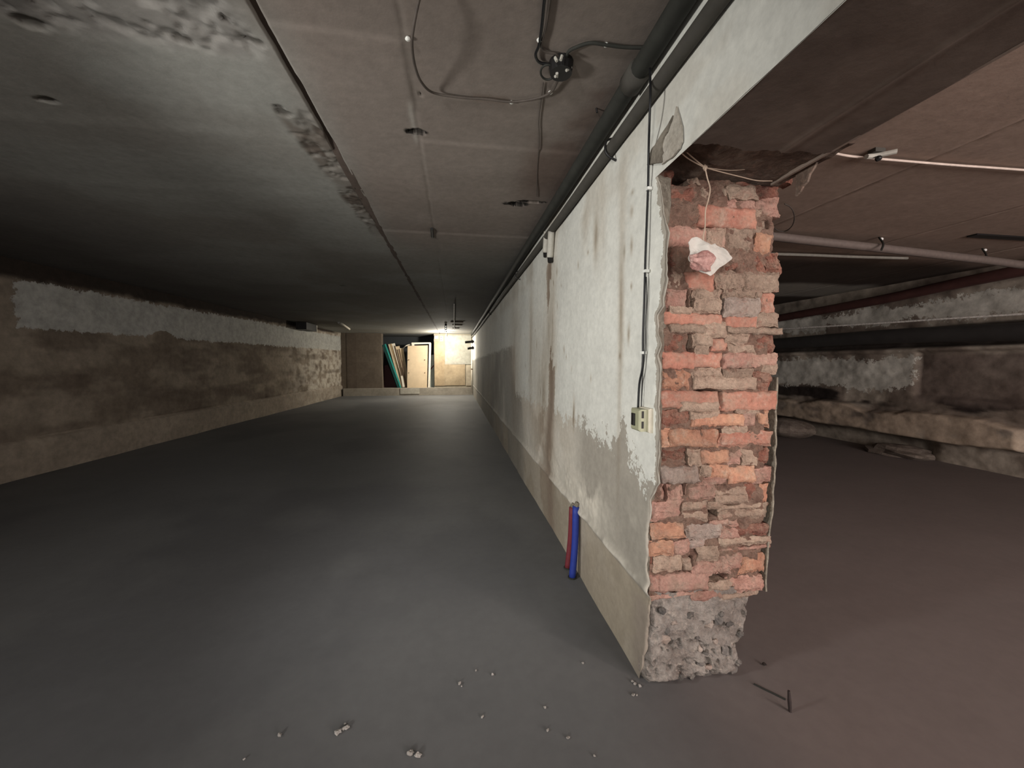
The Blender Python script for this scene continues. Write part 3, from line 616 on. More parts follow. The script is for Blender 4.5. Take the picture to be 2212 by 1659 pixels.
M_flap = rough_mat('flap_plaster', (188, 181, 170), (172, 164, 152), None, 9, bump=0.4); M_flapd = rough_mat('flap_plaster_dark', (138, 130, 118), (118, 110, 100), None, 9, bump=0.5)
flap('plaster_flap', [(1464, 230), (1472, 262), (1476, 300), (1470, 322), (1452, 342), (1432, 356), (1438, 330), (1436, 310), (1452, 272)], lambda x, y: onX(x, y, 0.712), 0.006, beam, M_flap)
flap('plaster_flap', [(1460, 250), (1438, 302), (1432, 352), (1404, 357), (1414, 322), (1422, 312)], lambda x, y: onX(x, y, 0.713), 0.012, beam, M_flapd)
flap('plaster_flap', [(1722, 372), (1744, 352), (1768, 350), (1748, 392), (1722, 424)], lambda x, y: onX(x, y, 1.225), 0.008, beam, M_soff)

# ------------------------------------------------------------------ far end wall with the storage opening
YE = 16.0
M_endd = surf('end_plaster', 0.9, 9, 0.22, 0.4, 0.01)
def pe(x, y, Y=YE): p = onY(x, y, Y); return p[0], p[2]
def panel(name, x0, y0, x1, y1, dy, colr, mat=M_endd, parent=None, nn=24, seed=0, thick=0.05):
    (X0, Z1), (X1, Z0) = pe(x0, y0), pe(x1, y1)
    u, v = np.meshgrid(np.linspace(X0, X1, nn), np.linspace(Z0, Z1, nn), indexing='ij')
    c = np.broadcast_to(lin(colr), u.shape+(3,)).copy(); q = fbm(u*2.5, v*3.5, 700+seed, 5)
    c = c*(0.78+0.44*q)[..., None]
    idx = np.arange(nn*nn).reshape(nn, nn); fr = np.stack([u, np.full(u.shape, YE-dy)+0.015*(q-0.5), v], -1).reshape(-1, 3)
    loop = np.concatenate([idx[:, 0], idx[-1, 1:], idx[-2::-1, -1], idx[0, -2:0:-1]]); bk = fr[loop].copy(); bk[:, 1] = YE-dy+thick
    Fg = [tuple(q_) for q_ in grid_faces(nn, nn, True)]; nl = len(loop); nb = nn*nn
    for i in range(nl): j = (i+1) % nl; Fg.append((int(loop[i]), nb+i, nb+j, int(loop[j])))
    cc = np.concatenate([c.reshape(-1, 3), c.reshape(-1, 3)[loop]])
    return mk(name, np.concatenate([fr, bk]), Fg, mat, parent, smooth=False, col=cc)
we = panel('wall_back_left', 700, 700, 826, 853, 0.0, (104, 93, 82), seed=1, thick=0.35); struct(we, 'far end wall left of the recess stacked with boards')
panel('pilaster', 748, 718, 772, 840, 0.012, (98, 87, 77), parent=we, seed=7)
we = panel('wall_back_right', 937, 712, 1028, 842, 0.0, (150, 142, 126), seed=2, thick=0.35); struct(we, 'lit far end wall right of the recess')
panel('board_panel', 938, 738, 961, 833, 0.03, (166, 146, 118), parent=we, seed=3); panel('board_panel', 961, 787, 1005, 832, 0.028, (164, 146, 120), parent=we, seed=4)
panel('plaster_panel', 961, 724, 1018, 787, 0.035, (158, 155, 144), parent=we, seed=5); panel('plaster_panel', 1007, 788, 1018, 833, 0.03, (170, 158, 138), parent=we, seed=6)
we = panel('trim_2', 744, 839, 1026, 854, 0.18, (150, 142, 130), seed=8, thick=0.4); struct(we, 'raised concrete sill along the far end wall')
panel('sill_stone', 866, 838, 907, 850, 0.20, (168, 162, 150), parent=we, seed=9)
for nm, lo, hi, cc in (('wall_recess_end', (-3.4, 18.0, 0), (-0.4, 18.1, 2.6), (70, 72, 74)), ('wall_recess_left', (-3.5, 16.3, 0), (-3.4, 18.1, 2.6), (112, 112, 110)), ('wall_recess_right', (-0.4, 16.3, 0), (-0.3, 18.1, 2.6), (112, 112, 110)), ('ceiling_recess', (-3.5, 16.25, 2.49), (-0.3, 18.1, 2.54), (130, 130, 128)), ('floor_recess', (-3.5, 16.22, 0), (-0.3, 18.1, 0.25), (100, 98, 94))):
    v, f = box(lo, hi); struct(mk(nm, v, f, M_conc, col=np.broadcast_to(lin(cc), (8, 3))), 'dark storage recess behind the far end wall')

M_teal = plain('teal_paint', (46, 150, 140), 0.45, vary=0.2); M_tealD = plain('dark_teal', (18, 66, 62), 0.5)
M_cream = plain('cream_board', (206, 188, 158), 0.8, vary=0.15, scale=12); M_wood = plain('raw_wood', (176, 146, 108), 0.8, vary=0.25, scale=14); M_tan = plain('tan_hardboard', (202, 180, 150), 0.75, vary=0.08, scale=6)
M_brn = plain('brown_wood', (88, 70, 54), 0.8, vary=0.3); M_white = plain('white_foam', (222, 214, 198), 0.8, vary=0.1); M_maroon = plain('maroon_board', (70, 28, 34), 0.6)
M_palegrn = plain('pale_board', (198, 206, 198), 0.7); M_redp = plain('dull_red', (120, 40, 36), 0.6)
def slat(name, top, bot, wpx, Y0, Y1, mat, label, cat='board', group=None, edge=None, thick=0.03):
    """a board leaning in the opening: top/bottom pixel of its centre line, width in px; Y0 top depth, Y1 bottom depth"""
    t = onY(*top, Y0); b = onY(*bot, Y1); w = wpx*Y0/F/2
    n = np.array([0, 1.0, 0]); d = (t-b)/np.linalg.norm(t-b); s = np.cross(d, n); s = s/np.linalg.norm(s)
    n2 = np.cross(s, d)
    V = [b-s*w, b+s*w, b+s*w+n2*thick, b-s*w+n2*thick, t-s*w, t+s*w, t+s*w+n2*thick, t-s*w+n2*thick]
    Fc = [(0,3,2,1),(4,5,6,7),(0,1,5,4),(1,2,6,5),(2,3,7,6),(3,0,4,7)]
    if edge is None:
        return tag(mk(name, V, Fc, mat, origin=b), label, cat, group)
    r = root(name, b, label, cat, group); mk('face', V, Fc, mat, r, origin=b)
    k = s*w*0.62
    V2 = [np.array(v)-n2*0.012*(1 if i in (0, 1, 4, 5) else 0)+(-k if edge[1] < 0 else k)*0 for i, v in enumerate(V)]
    e0, e1 = (0.25, 1.0) if edge[1] > 0 else (-1.0, -0.25)
    V2 = [b+s*w*e0-n2*0.012, b+s*w*e1-n2*0.012, b+s*w*e1+n2*0.001, b+s*w*e0+n2*0.001, t+s*w*e0-n2*0.012, t+s*w*e1-n2*0.012, t+s*w*e1+n2*0.001, t+s*w*e0+n2*0.001]
    mk('edge_strip', V2, Fc, edge[0], r, origin=b); return r
slat('teal_plank', (829.5, 744), (864, 840), 8, 16.08, 16.08, M_tealD, 'teal painted plank leaning leftmost in the far opening', 'plank', edge=(M_teal, -1))
gb = 'boards leaning in the far opening'
slat('board', (842, 743), (870, 839), 7, 16.19, 16.19, M_cream, 'pale cream board leaning just right of the teal plank', 'board', gb, edge=(M_wood, -1))
slat('board', (849, 742), (873, 838), 7, 16.24, 16.24, M_white, 'whitish board with the highest top, second right of the teal plank', 'board', gb)
slat('board', (852, 747), (874.5, 838), 3, 16.13, 16.13, M_brn, 'narrow dark brown lath in the middle of the leaning stack', 'board', gb)
slat('board', (858, 748), (877, 838), 9, 16.28, 16.28, M_tan, 'wide tan board behind the dark brown lath', 'board', gb)
slat('board', (862, 754), (878.5, 837), 2.4, 16.19, 16.19, M_brn, 'slim brown lath crossing the front of the wide tan board', 'board', gb)
slat('board', (867, 752), (880, 838), 8, 16.34, 16.34, M_cream, 'cream board at the right of the leaning stack, beside the big panel', 'board', gb)
slat('board_offcut', (867.5, 812), (872, 836), 4, 16.03, 16.03, M_white, 'short white offcut at the foot of the leaning boards', 'board')
r = root('hardboard_sheet', onY(902, 838, 16.05), 'large plain tan panel standing upright in the far opening', 'panel')
def quad(name, px, Yt, Yb, mat, parent, thick=0.04):
    ym = max(p[1] for p in px); P = [onY(x, y, Yb if y > ym-30 else Yt) for x, y in px]
    if Yb > 16.35:
        for q in P:
            if q[2] < 0.42: q[2] = 0.252
    n = len(P); V = P+[p+np.array([0, thick, 0]) for p in P]
    Fc = [tuple(range(n)), tuple(range(2*n-1, n-1, -1))]+[(i, i+n, (i+1) % n+n, (i+1) % n) for i in range(n)]
    return mk(name, V, Fc, mat, parent, origin=np.mean(P, 0))
quad('face', [(880.5, 747), (924, 746), (922.5, 838), (879.5, 838)], 16.10, 16.05, M_tan, r)
for hx, hy in ((883.5, 777), (918, 777), (883.5, 805), (918, 805)):
    p = onY(hx, hy, 16.095); mk('screw', *box(p-np.array([.012, .05, .012]), p+np.array([.012, .03, .012])), M_brn, r, origin=p)
r = root('wooden_frame', onY(928, 838, 16.2), 'chipped white frame standing behind the tan panel', 'frame')
quad('top_bar', [(889, 740), (930, 739.5), (931, 742.5), (889, 744)], 16.24, 16.24, M_white, r); quad('right_post', [(927, 740), (931.5, 741), (929, 838), (924.5, 838)], 16.24, 16.14, M_white, r)
quad('corner_block', [(889, 742), (894.5, 741.5), (895, 747.5), (890, 748)], 16.2, 16.2, M_white, r)
r = root('striped_board', onY(934, 832, 16.4), 'pale board with a dull red diagonal stripe at the right of the opening', 'board')
quad('face', [(930, 767), (937, 766), (938, 834), (930, 834)], 16.45, 16.4, M_palegrn, r); quad('stripe', [(930, 796), (937, 788), (937, 791), (930, 800)], 16.42, 16.42, M_redp, r, 0.01)
tag(quad('maroon_board', [(829, 790), (838, 788), (858, 834), (829, 834)], 16.7, 16.6, M_maroon, None), 'dark maroon board in shadow at the left of the opening', 'board')
tag(mk('twig', *tube([onY(x, y, 16.3) for x, y in [(871, 753), (876, 748), (882, 745), (889, 744.5)]], 0.022, 6), M_white, origin=onY(871, 753, 16.3)), 'pale twisted cord draped between the boards and the frame', 'cord')

# bulb, socket, plate, white pipe, valves at the lit corner
pb = onY(965, 731, 14.80)
r = root('light_bulb', pb, 'glowing bare bulb in a white holder at the end wall', 'lamp')
M_em = plain('lit_glass', (255, 244, 220), 0.3, emit=14, bump=0)
mk('glass', *rock(pb, 0.055, 3, (1, 1, 1.15), 10, 12, 0.0), M_em, r, smooth=True, origin=pb)
mk('holder', *tube([pb+np.array([0, 0, 0.06]), pb+np.array([0, 0.0, 0.16])], 0.035, 12, curve=False), M_white, r, origin=pb)
p = onY(953.5, 731, 15.95); r = root('socket', p, 'white double socket beside the bulb on the end wall', 'socket')
mk('plate', *box(p-np.array([.06, .02, .11]), p+np.array([.06, .05, .11])), M_white, r, origin=p)
for dz in (-.05, .05): mk('outlet', *tube([p+np.array([-.01, -.03, dz]), p+np.array([-.01, -.015, dz])], 0.03, 10, curve=False), plain('outlet_grey', (110, 104, 96), 0.6), r, origin=p)
p = onY(942.5, 728.5, 15.93); tag(mk('cover_plate', *box(p-np.array([.075, .02, .06]), p+np.array([.075, .04, .06])), plain('pinkish_plate', (226, 196, 178), 0.6), origin=p), 'small pinkish square cover plate left of the socket', 'plate')
pa, pc = onY(1019.5, 738, 15.75), onY(1019.5, 846, 15.75)
r = root('white_pipe', pc, 'white vertical pipe in the right corner of the end wall', 'pipe'); mk('pipe', *tube([pc, pa], 0.035, 10, curve=False), M_white, r, smooth=True, origin=pc)
mk('clip', *tube([pc+np.array([0, 0, .9]), pc+np.array([0, 0, .94])], 0.046, 10, curve=False), M_brn, r, origin=pc)
M_black = plain('black_plastic', (26, 24, 24), 0.5, vary=0.2)
for (x0, x1, y, lab) in ((1004.5, 1024, 738.5, 'upper black pipe stub sticking out near the far end'), (1010, 1024, 752, 'lower black pipe stub sticking out near the far end')):
    a_, b_ = onY(x0, y+.8, 14.2), onY(x1, y-.8, 14.2); r = root('pipe_stub', b_, lab, 'pipe', 'black stubs at the far end')
    mk('stub', *tube([b_, a_], 0.045, 10, curve=False), M_black, r, smooth=True, origin=b_); mk('collar', *tube([b_+(a_-b_)*0.12, b_+(a_-b_)*0.26], 0.065, 10, curve=False), M_black, r, origin=b_)
# fittings under the far ceiling
cz = [onC(963, y, -0.03) for y in (702, 706, 711, 716)]
r = root('hanging_cable', cz[0], 'ceiling cable with black clips leading to the bulb', 'cable'); mk('wire', *tube(cz+[onY(965, 721, 14.85)], 0.012, 6), M_black, r, origin=cz[0])
for q in cz: mk('clip', *rock(q, 0.035, 5, (1, 1, 1), 6, 8, 0.1), M_black, r, origin=q)
q = [onC(981, y, -0.02) for y in (655, 680, 700, 712)]
tag(mk('far_wire', *tube(q, 0.010, 6), M_black, origin=q[0]), 'thin dark wire along the ceiling right of the bulb', 'cable')
for i, (x, y, wx) in enumerate(((987, 696, .35), (988, 702, .30), (985, 709, .22))):
    p = onC(x, y, -0.015); tag(mk('ceiling_batten', *box(p-np.array([wx/2, .05, .012]), p+np.array([wx/2, .05, .012])), M_brn, origin=p), ['nearest', 'middle', 'farthest'][i]+' of three dark battens on the ceiling near the bulb', 'batten', 'battens near the bulb')
p = onC(672, 700, -0.06); p = onX(668, 703, -4.25); p[2] = min(p[2], float(CZ(p[1]))-0.115)
r = root('duct_box', p, 'dark metal box with a pale end under the ceiling at the left wall', 'box'); mk('body', *box(p+np.array([-.18, -.5, -.10]), p+np.array([.10, .3, .10])), M_black, r, origin=p); mk('end_plate', *box(p+np.array([-.10, .30, -.09]), p+np.array([.11, .33, .09])), M_white, r, origin=p)
a_, b_ = onC(738, 699, -0.05), onC(755, 711, -0.05)
r = root('tube_light', a_, 'unlit pale tube light fixed under the far left ceiling', 'lamp'); mk('tube', *tube([a_, b_], 0.03, 8, curve=False), M_white, r, smooth=True, origin=a_); mk('tray', *tube([a_+np.array([-.08, 0, .03]), b_+np.array([-.08, 0, .03])], 0.035, 6, curve=False), plain('grey_tray', (150, 146, 138), 0.5), r, origin=a_)

# ------------------------------------------------------------------ pipes and cables along the partition
M_pipe = plain('grey_painted_pipe', (52, 52, 48), 0.7, vary=0.2, scale=18, spec=0.2); M_pipe2 = plain('dark_grey_pipe', (74, 71, 66), 0.75, vary=0.15, scale=16, spec=0.2)
M_whp = plain('whitewashed_pipe', (178, 174, 164), 0.7)
def along(Y0, X, Z): return np.array([X, Y0, Z])
P1 = [along(y, 0.668, 2.312+0.0088*(y-1.3)+0.004*math.sin(y*2)) for y in np.linspace(0.2, 15.7, 60)]
r = root('upper_pipe', P1[0], 'thicker dark pipe tight under the ceiling along the partition wall', 'pipe', 'pipes along the partition wall')
mk('pipe', *tube(P1, 0.034, 12, 2), M_pipe, r, smooth=True, origin=P1[0])
mk('coupling', *tube([along(1.36, 0.668, 2.312), along(1.44, 0.668, 2.313)], 0.043, 12, curve=False), M_pipe2, r, smooth=True, origin=P1[0])
P2 = [along(y, 0.688, 2.196+0.010*(y-1.3)+0.004*math.sin(y*1.7)) for y in np.linspace(0.2, 15.7, 60)]
r = root('lower_pipe', P2[0], 'thinner grey pipe running below the upper pipe on the partition wall', 'pipe', 'pipes along the partition wall')
mk('pipe', *tube(P2, 0.024, 12, 2), M_pipe2, r, smooth=True, origin=P2[0])
for yb in (1.66, 4.2, 7.5):
    z = 2.196+0.010*(yb-1.3)
    mk('bracket', *tube([(0.712, yb, z+0.045), (0.668, yb, z+0.032), (0.660, yb, z-0.01), (0.676, yb, z-0.034), (0.711, yb, z-0.05)], 0.005, 6), M_black, r, origin=(0.715, yb, z))
for (xa, ya, xb_, yb_, rr) in ((1181, 500, 1178, 545, 0.022), (1191, 500, 1188, 556, 0.024)):
    a_, b_ = onX(xa, ya, 0.685), onX(xb_, yb_, 0.688); d = mk('drop_pipe', *tube([a_, (a_*.3+b_*.7), b_], rr, 10, 3), M_whp, r, smooth=True, origin=a_); d['label'] = 'short whitewashed drop pipe'
    mk('end_stub', *tube([b_, b_+np.array([0, -.01, -.035])], rr*0.8, 8, curve=False), M_black, d, origin=b_)

# black flex down to the switch
pts = [(1404, 148), (1405, 200), (1403, 260), (1401, 330), (1400, 400), (1397, 480), (1394, 560), (1392, 640), (1389, 720), (1388, 790), (1381, 830), (1378, 885)]
cp = [onX(x, y, q) for (x, y), q in zip(pts, [.662, .655, .664, .690]+[.7]*8)]
M_cable = plain('black_flex', (22, 22, 24), 0.45, vary=0.2)
r = root('switch_cable', cp[-1], 'black flex hanging down the white wall to the switch', 'cable'); mk('flex', *tube(cp, 0.0042, 8), M_cable, r, smooth=True, origin=cp[-1])
M_clip = plain('white_clip', (226, 226, 220), 0.5)
for x, y in ((1400, 408), (1394, 586), (1388, 762)):
    p = onX(x, y, 0.700); mk('clip', *box(p-np.array([.006, .009, .005]), p+np.array([.012, .009, .005])), M_clip, r, origin=p)
w2 = [onX(x, y, 0.704) for x, y in [(1396, 598), (1397, 640), (1394, 700), (1393, 760), (1388, 810), (1386, 850), (1385.5, 882)]]
tag(mk('switch_wire', *tube(w2, 0.0018, 6), M_cable, smooth=True, origin=w2[-1]), 'thin second wire beside the black flex above the switch', 'cable')
M_switch = plain('ivory_plastic', (158, 157, 130), 0.45, vary=0.08); M_slot = plain('switch_slot', (28, 24, 20), 0.6)
sA = onX(1389, 905, 0.70); yc, zc_ = sA[1], sA[2]
r = root('light_switch', (0.715, yc, zc_), 'ivory surface switch on the white wall beside the bricks', 'switch')
def bev(lo, hi, b=0.004):
    x0, y0, z0 = lo; x1, y1, z1 = hi
    V = [(x1,y0,z0),(x1,y1,z0),(x1,y1,z1),(x1,y0,z1),(x0+b,y0,z0),(x0+b,y1,z0),(x0+b,y1,z1),(x0+b,y0,z1),(x0,y0+b,z0+b),(x0,y1-b,z0+b),(x0,y1-b,z1-b),(x0,y0+b,z1-b)]
    Fc = [(0,1,2,3)]+[(i, (i+1)%4, (i+1)%4+4, i+4) for i in range(4)]+[(i+4, (i+1)%4+4, (i+1)%4+8, i+8) for i in range(4)]+[(11,10,9,8)]
    return V, Fc
mk('back_plate', *bev((0.700, yc-0.048, zc_-0.046), (0.718, yc+0.036, zc_+0.044), 0.003), plain('plate_ivory', (206, 198, 180), 0.5), r, origin=(0.715, yc, zc_))
mk('housing', *bev((0.667, yc-0.036, zc_-0.042), (0.700, yc+0.036, zc_+0.040), 0.006), M_switch, r, origin=(0.715, yc, zc_))
mk('rocker', *bev((0.661, yc-0.004, zc_-0.024), (0.668, yc+0.020, zc_+0.022), 0.002), M_slot, r, origin=(0.715, yc, zc_))
for dz in (-0.03, 0.008): mk('slot', *box((0.676, yc-0.0375, zc_+dz), (0.684, yc-0.0345, zc_+dz+0.026)), M_slot, r, origin=(0.715, yc, zc_))

# junction box and ceiling cables
pj = onC(1212, 146, -0.02)
r = root('junction_box', pj, 'round black junction box with loose wire ends on the ceiling', 'junction box')
mk('body', *tube([pj+np.array([0, 0, .03]), pj+np.array([0, 0, .0]), pj+np.array([0, 0, -.022])], [0.046, 0.044, 0.040], 16, curve=False), M_black, r, origin=pj)
for (x, y, x2, y2) in ((1203, 132, 1199, 124), (1211, 130, 1214, 120), (1203, 158, 1205, 172), (1223, 152, 1234, 146), (1199, 165, 1207, 160)):
    a_, b_ = onC(x, y, -0.045), onC(x2, y2, -0.03); mk('terminal', *tube([a_, b_], 0.0055, 6, curve=False), M_whp, r, origin=a_)
ring = [onC(1183+15*math.cos(t), 156+16*math.sin(t), -0.02) for t in np.linspace(0, 2*math.pi, 13)]
mk('wire_ring', *tube(ring, 0.004, 6, 3), M_pipe, r, origin=pj)
def cable(name, pts, rad, dz, mat, label, clips=(), group='ceiling cables'):
    P = [onC(x, y, (dz[i] if isinstance(dz, (list, tuple)) else dz)) for i, (x, y) in enumerate(pts)]
    rr = root(name, P[-1], label, 'cable', group); mk('wire', *tube(P, rad, 8), mat, rr, smooth=True, origin=P[-1])
    for x, y in clips: q = onC(x, y, -rad*1.6); mk('clip', *rock(q, 0.009, 7, (1, 1, .8), 6, 8, .1), M_clip, rr, origin=q)
    return rr
M_cab2 = plain('dusty_cable', (78, 70, 64), 0.7, vary=0.2)
cable('ceiling_cable', [(925, -70), (905, 0), (893, 60), (890, 100), (897, 145), (912, 180), (938, 201), (1000, 211), (1050, 214), (1105, 220), (1160, 212), (1190, 199), (1204, 176), (1209, 160)],
      0.0048, [-.05, -.06, -.09, -.10, -.085, -.05, -.018, -.012, -.012, -.012, -.012, -.015, -.02, -.03], M_cab2, 'long looping ceiling cable curving from the top edge round to the junction box', ((1105, 221), (1189, 200), (881, 84)))
cable('ceiling_cable', [(1186, -70), (1176, 0), (1170, 60), (1164, 98), (1157, 118), (1164, 134), (1184, 139), (1202, 140)], 0.0050, -.012, M_cable, 'black ceiling cable dropping straight from the top edge to the junction box', ((1165, 87),))
cable('ceiling_cable', [(1196, -70), (1188, 0), (1180, 55), (1170, 95), (1172, 108), (1185, 114), (1200, 116), (1210, 126)], 0.0036, -.010, M_cab2, 'dusty grey ceiling cable running beside the black one to the junction box')
cable('ceiling_cable', [(1222, 132), (1228, 112), (1245, 102), (1275, 93), (1310, 97), (1350, 102), (1400, 103)], 0.0056, -.012, M_pipe, 'short grey ceiling cable from the junction box to the upper pipe', ((1309, 97),))
hw = [onC(x, y, -.006) for x, y in [(1174, 178), (1168, 225), (1164, 262), (1165, 310), (1161, 360), (1160, 425)]]
tag(mk('thin_wire', *tube(hw, 0.0022, 6), M_cab2, origin=hw[0]), 'hair-thin wire hanging along the ceiling below the junction box', 'cable')
p = onC(1287, 236, -.006); tag(mk('nail', *tube([p+np.array([0, 0, .02]), p+np.array([.006, 0, -.014])], .004, 6, curve=False), M_black, origin=p), 'small nail stub in the ceiling near the upper pipe', 'nail')
p1, p2 = onC(933, 494, -0.01), onC(934, 512, -0.01)
tag(mk('ceiling_peg', *tube([p1, p2], 0.012, 6, curve=False), M_black, origin=p1), 'small dark peg in the ceiling beyond the holes', 'peg')

# red and blue lagged pipes at the foot of the wall
M_blue = plain('blue_lagging', (38, 56, 140), 0.6, vary=0.12); M_redl = plain('red_lagging', (112, 42, 50), 0.65, vary=0.15)
for (x0, y0, x1, y1, Xp, rad, m, nm, lab) in ((1244, 1094, 1236, 1246, 0.690, 0.020, M_blue, 'blue_pipe', 'blue lagged pipe rising from the floor at the wall foot'), (1236, 1096, 1226, 1232, 0.694, 0.019, M_redl, 'red_pipe', 'red lagged pipe half hidden behind the blue one')):
    b_ = onX(x1, y1, Xp-0.02); b_[2] = max(b_[2], -0.005); b_ = np.array([Xp-0.02, b_[1], -0.004]); t_ = onX(x0, y0, Xp)
    r = root(nm, b_, lab, 'pipe', None); mk('lagging', *tube([b_, b_*.5+t_*.5+np.array([.006, 0, 0]), t_], rad, 12, 5), m, r, smooth=True, origin=b_)
    mk('pipe_end', *tube([t_, t_+np.array([.012, .0, .022])], rad*0.75, 10, curve=False), M_plast, r, origin=b_)
    mk('floor_collar', *tube([b_, b_+np.array([0, 0, .012])], rad*1.25, 10, curve=False), M_pipe, r, origin=b_)

# string, and the white scrap hanging on it
M_str = plain('twine', (168, 148, 130), 0.8, vary=0.15)
S = lambda pts, Y: [onY(x, y, (Y[i] if isinstance(Y, list) else Y)) for i, (x, y) in enumerate(pts)]
kn = onY(1523, 362, 1.26)
r = root('string', kn, 'knotted twine tied across the broken wall top', 'string')
mk('strand', *tube(S([(1471, 298), (1474, 318), (1496, 340), (1523, 362)], [1.17, 1.2, 1.24, 1.26]), 0.0022, 6), M_str, r, origin=kn)
mk('strand', *tube(S([(1472, 322), (1474, 332), (1492, 346), (1523, 362)], [1.2, 1.22, 1.25, 1.26]), 0.0020, 6), M_str, r, origin=kn)
mk('strand', *tube(S([(1523, 362), (1560, 372), (1600, 382), (1635, 390), (1668, 391)], [1.26, 1.27, 1.28, 1.29, 1.30]), 0.0018, 6), M_str, r, origin=kn)
mk('strand', *tube(S([(1523, 362), (1580, 368), (1640, 362), (1692, 352)], [1.26, 1.27, 1.28, 1.28]), 0.0012, 6), M_str, r, origin=kn)
mk('strand', *tube(S([(1523, 362), (1528, 385), (1534, 408), (1530, 432), (1524, 455), (1523, 490), (1519, 512), (1522, 528)], 1.25), 0.0021, 6), M_str, r, origin=kn)
mk('knot', *rock(kn, 0.009, 11, (1, .8, 1.2), 6, 8, .3), M_str, r, origin=kn)
out = [(1486, 524), (1494, 514), (1505, 511), (1514, 516), (1524, 525), (1534, 530), (1545, 526), (1560, 534), (1570, 548), (1578, 560), (1566, 571), (1555, 578), (1545, 590), (1532, 597), (1525, 593), (1514, 588), (1500, 577), (1490, 560), (1494, 545)]
cb_ = onY(1530, 555, 1.25)
P = S(out, 1.25); ctr = np.mean(P, 0); V = []; Fc = []; rings = 8; npt = 64
cl = np.array(P+[P[0]]); tpar = np.linspace(0, len(P), npt, endpoint=False)
ring_o = np.array([cl[int(t)]*(1-(t % 1))+cl[int(t)+1]*(t % 1) for t in tpar])
for i in range(1, rings+1):
    for q in ring_o:
        s = i/rings; p = ctr+(q-ctr)*s; p = p.copy(); p[1] += 0.034*(float(fbm(p[0]*24, p[2]*24, 801, 3))-0.5)-0.012*(1-s*s)+0.02*(p[0]-ctr[0]); V.append(p)
V.append(ctr+np.array([0, -.012, 0])); ci = len(V)-1
for j in range(npt): Fc.append((ci, j, (j+1) % npt))
for i in range(rings-1):
    for j in range(npt): a_ = i*npt+j; b_ = i*npt+(j+1) % npt; Fc.append((a_, a_+npt, b_+npt, b_))
nV = len(V); V2 = [v+np.array([0, 0.003, 0]) for v in V]; F2 = [tuple(reversed([q+nV for q in f_])) for f_ in Fc]
rim = [((rings-1)*npt+j, (rings-1)*npt+j+nV, (rings-1)*npt+(j+1) % npt+nV, (rings-1)*npt+(j+1) % npt) for j in range(npt)]
r = root('white_scrap', cb_, 'torn white scrap with a pinkish lump hanging on twine before the bricks', 'scrap')
mk('sheet', V+V2, Fc+F2+rim, plain('white_scrap_sheet', (192, 186, 178), 0.7, vary=0.07, scale=24), r, smooth=False, origin=cb_)
lp = onY(1514, 563, 1.232); mk('lump', *rock(lp, 1.0, 23, (0.040, 0.018, 0.032), 9, 12, 0.35), rough_mat('lump_stone', (190, 150, 142), (150, 108, 102), (214, 182, 172), 30, bump=0.6), r, origin=cb_)

# ------------------------------------------------------------------ side room things
cr_ = [onC(x, y, -0.03) for x, y in [(1795, 331), (1830, 338), (1870, 342)]]
M_rope = plain('white_cord', (214, 196, 184), 0.6)
P = [onC(x, y, -0.02) for x, y in [(1792, 329), (1840, 338), (1930, 346), (2050, 356), (2150, 363), (2260, 371)]]
tag(mk('rope', *tube(P, 0.0065, 6), M_rope, smooth=True, origin=P[0]), 'pale rope stretched along the side room ceiling', 'rope')
p = onC(1893, 336, -0.03); r = root('ceiling_hook', p, 'small pale hook holding the rope on the side room ceiling', 'hook')
mk('plate', *box(p+np.array([-.03, -.02, .01]), p+np.array([.03, .02, .035])), M_pipe2, r, origin=p); mk('arm', *tube([p+np.array([-.06, .0, -.01]), p, p+np.array([.06, -.05, .0])], 0.012, 8), M_whp, r, origin=p); mk('eye', *rock(p+np.array([-.005, -.015, -.022]), .014, 2, (1, 1, 1), 6, 8, .1), M_black, r, origin=p)
P = [onC(x, y, d) for x, y, d in [(1640, 507, -.05), (1760, 521, -.07), (1900, 536, -.10), (2050, 553, -.13), (2130, 562, -.15), (2215, 573, -.17)]]
r = root('side_room_pipe', P[0], 'grey pipe crossing the side room just under its ceiling', 'pipe'); M_sp = plain('brown_grey_pipe', (112, 100, 94), 0.5, vary=0.15)
mk('pipe', *tube(P, 0.036, 10), M_sp, r, smooth=True, origin=P[0])
M_scr = plain('screw_glint', (250, 248, 244), 0.3, bump=0, spec=0.8)  # near-white colour stands in for the glint on the screws
for x, y, x2, y2 in ((1899, 513, 1904, 540), (2122, 537, 2128, 565)):
    a_, b_ = onC(x, y, -0.005), onC(x2, y2, -0.16); mk('hanger', *tube([a_, (a_+b_)/2+np.array([.03, 0, 0]), b_], .008, 6), M_pipe, r, origin=a_); mk('screw', *rock(a_-np.array([.0, 0.02, .02]), .014, 4, (1, 1, 1), 6, 8, .0), M_scr, r, smooth=True, origin=a_)
P = [onC(x, y, -0.03) for x, y in [(1650, 548), (1750, 551), (1850, 555), (1960, 558)]]
tag(mk('conduit', *tube(P, 0.014, 8), M_whp, smooth=True, origin=P[0]), 'slim pale conduit behind the grey side room pipe', 'pipe')
P = [onC(1690+26*math.cos(t), 470+30*math.sin(t), -0.03) for t in np.linspace(-1.4, 2.6, 9)]
tag(mk('wire_loop', *tube(P, 0.004, 6), M_cab2, origin=P[0]), 'loose wire loop on the side room ceiling beside the bricks', 'cable')
def wallpipe(name, pts, X_, rad, m, label, cat='pipe'):
    P = [onX(x, y, X_) for x, y in pts]; d0 = P[0]-P[1]; P = [P[0]+d0*1.2]+P; d1 = P[-1]-P[-2]; P = P+[P[-1]+d1*0.8]
    return tag(mk(name, *tube(P, rad, 12, 4), m, smooth=True, origin=P[0]), label, cat)
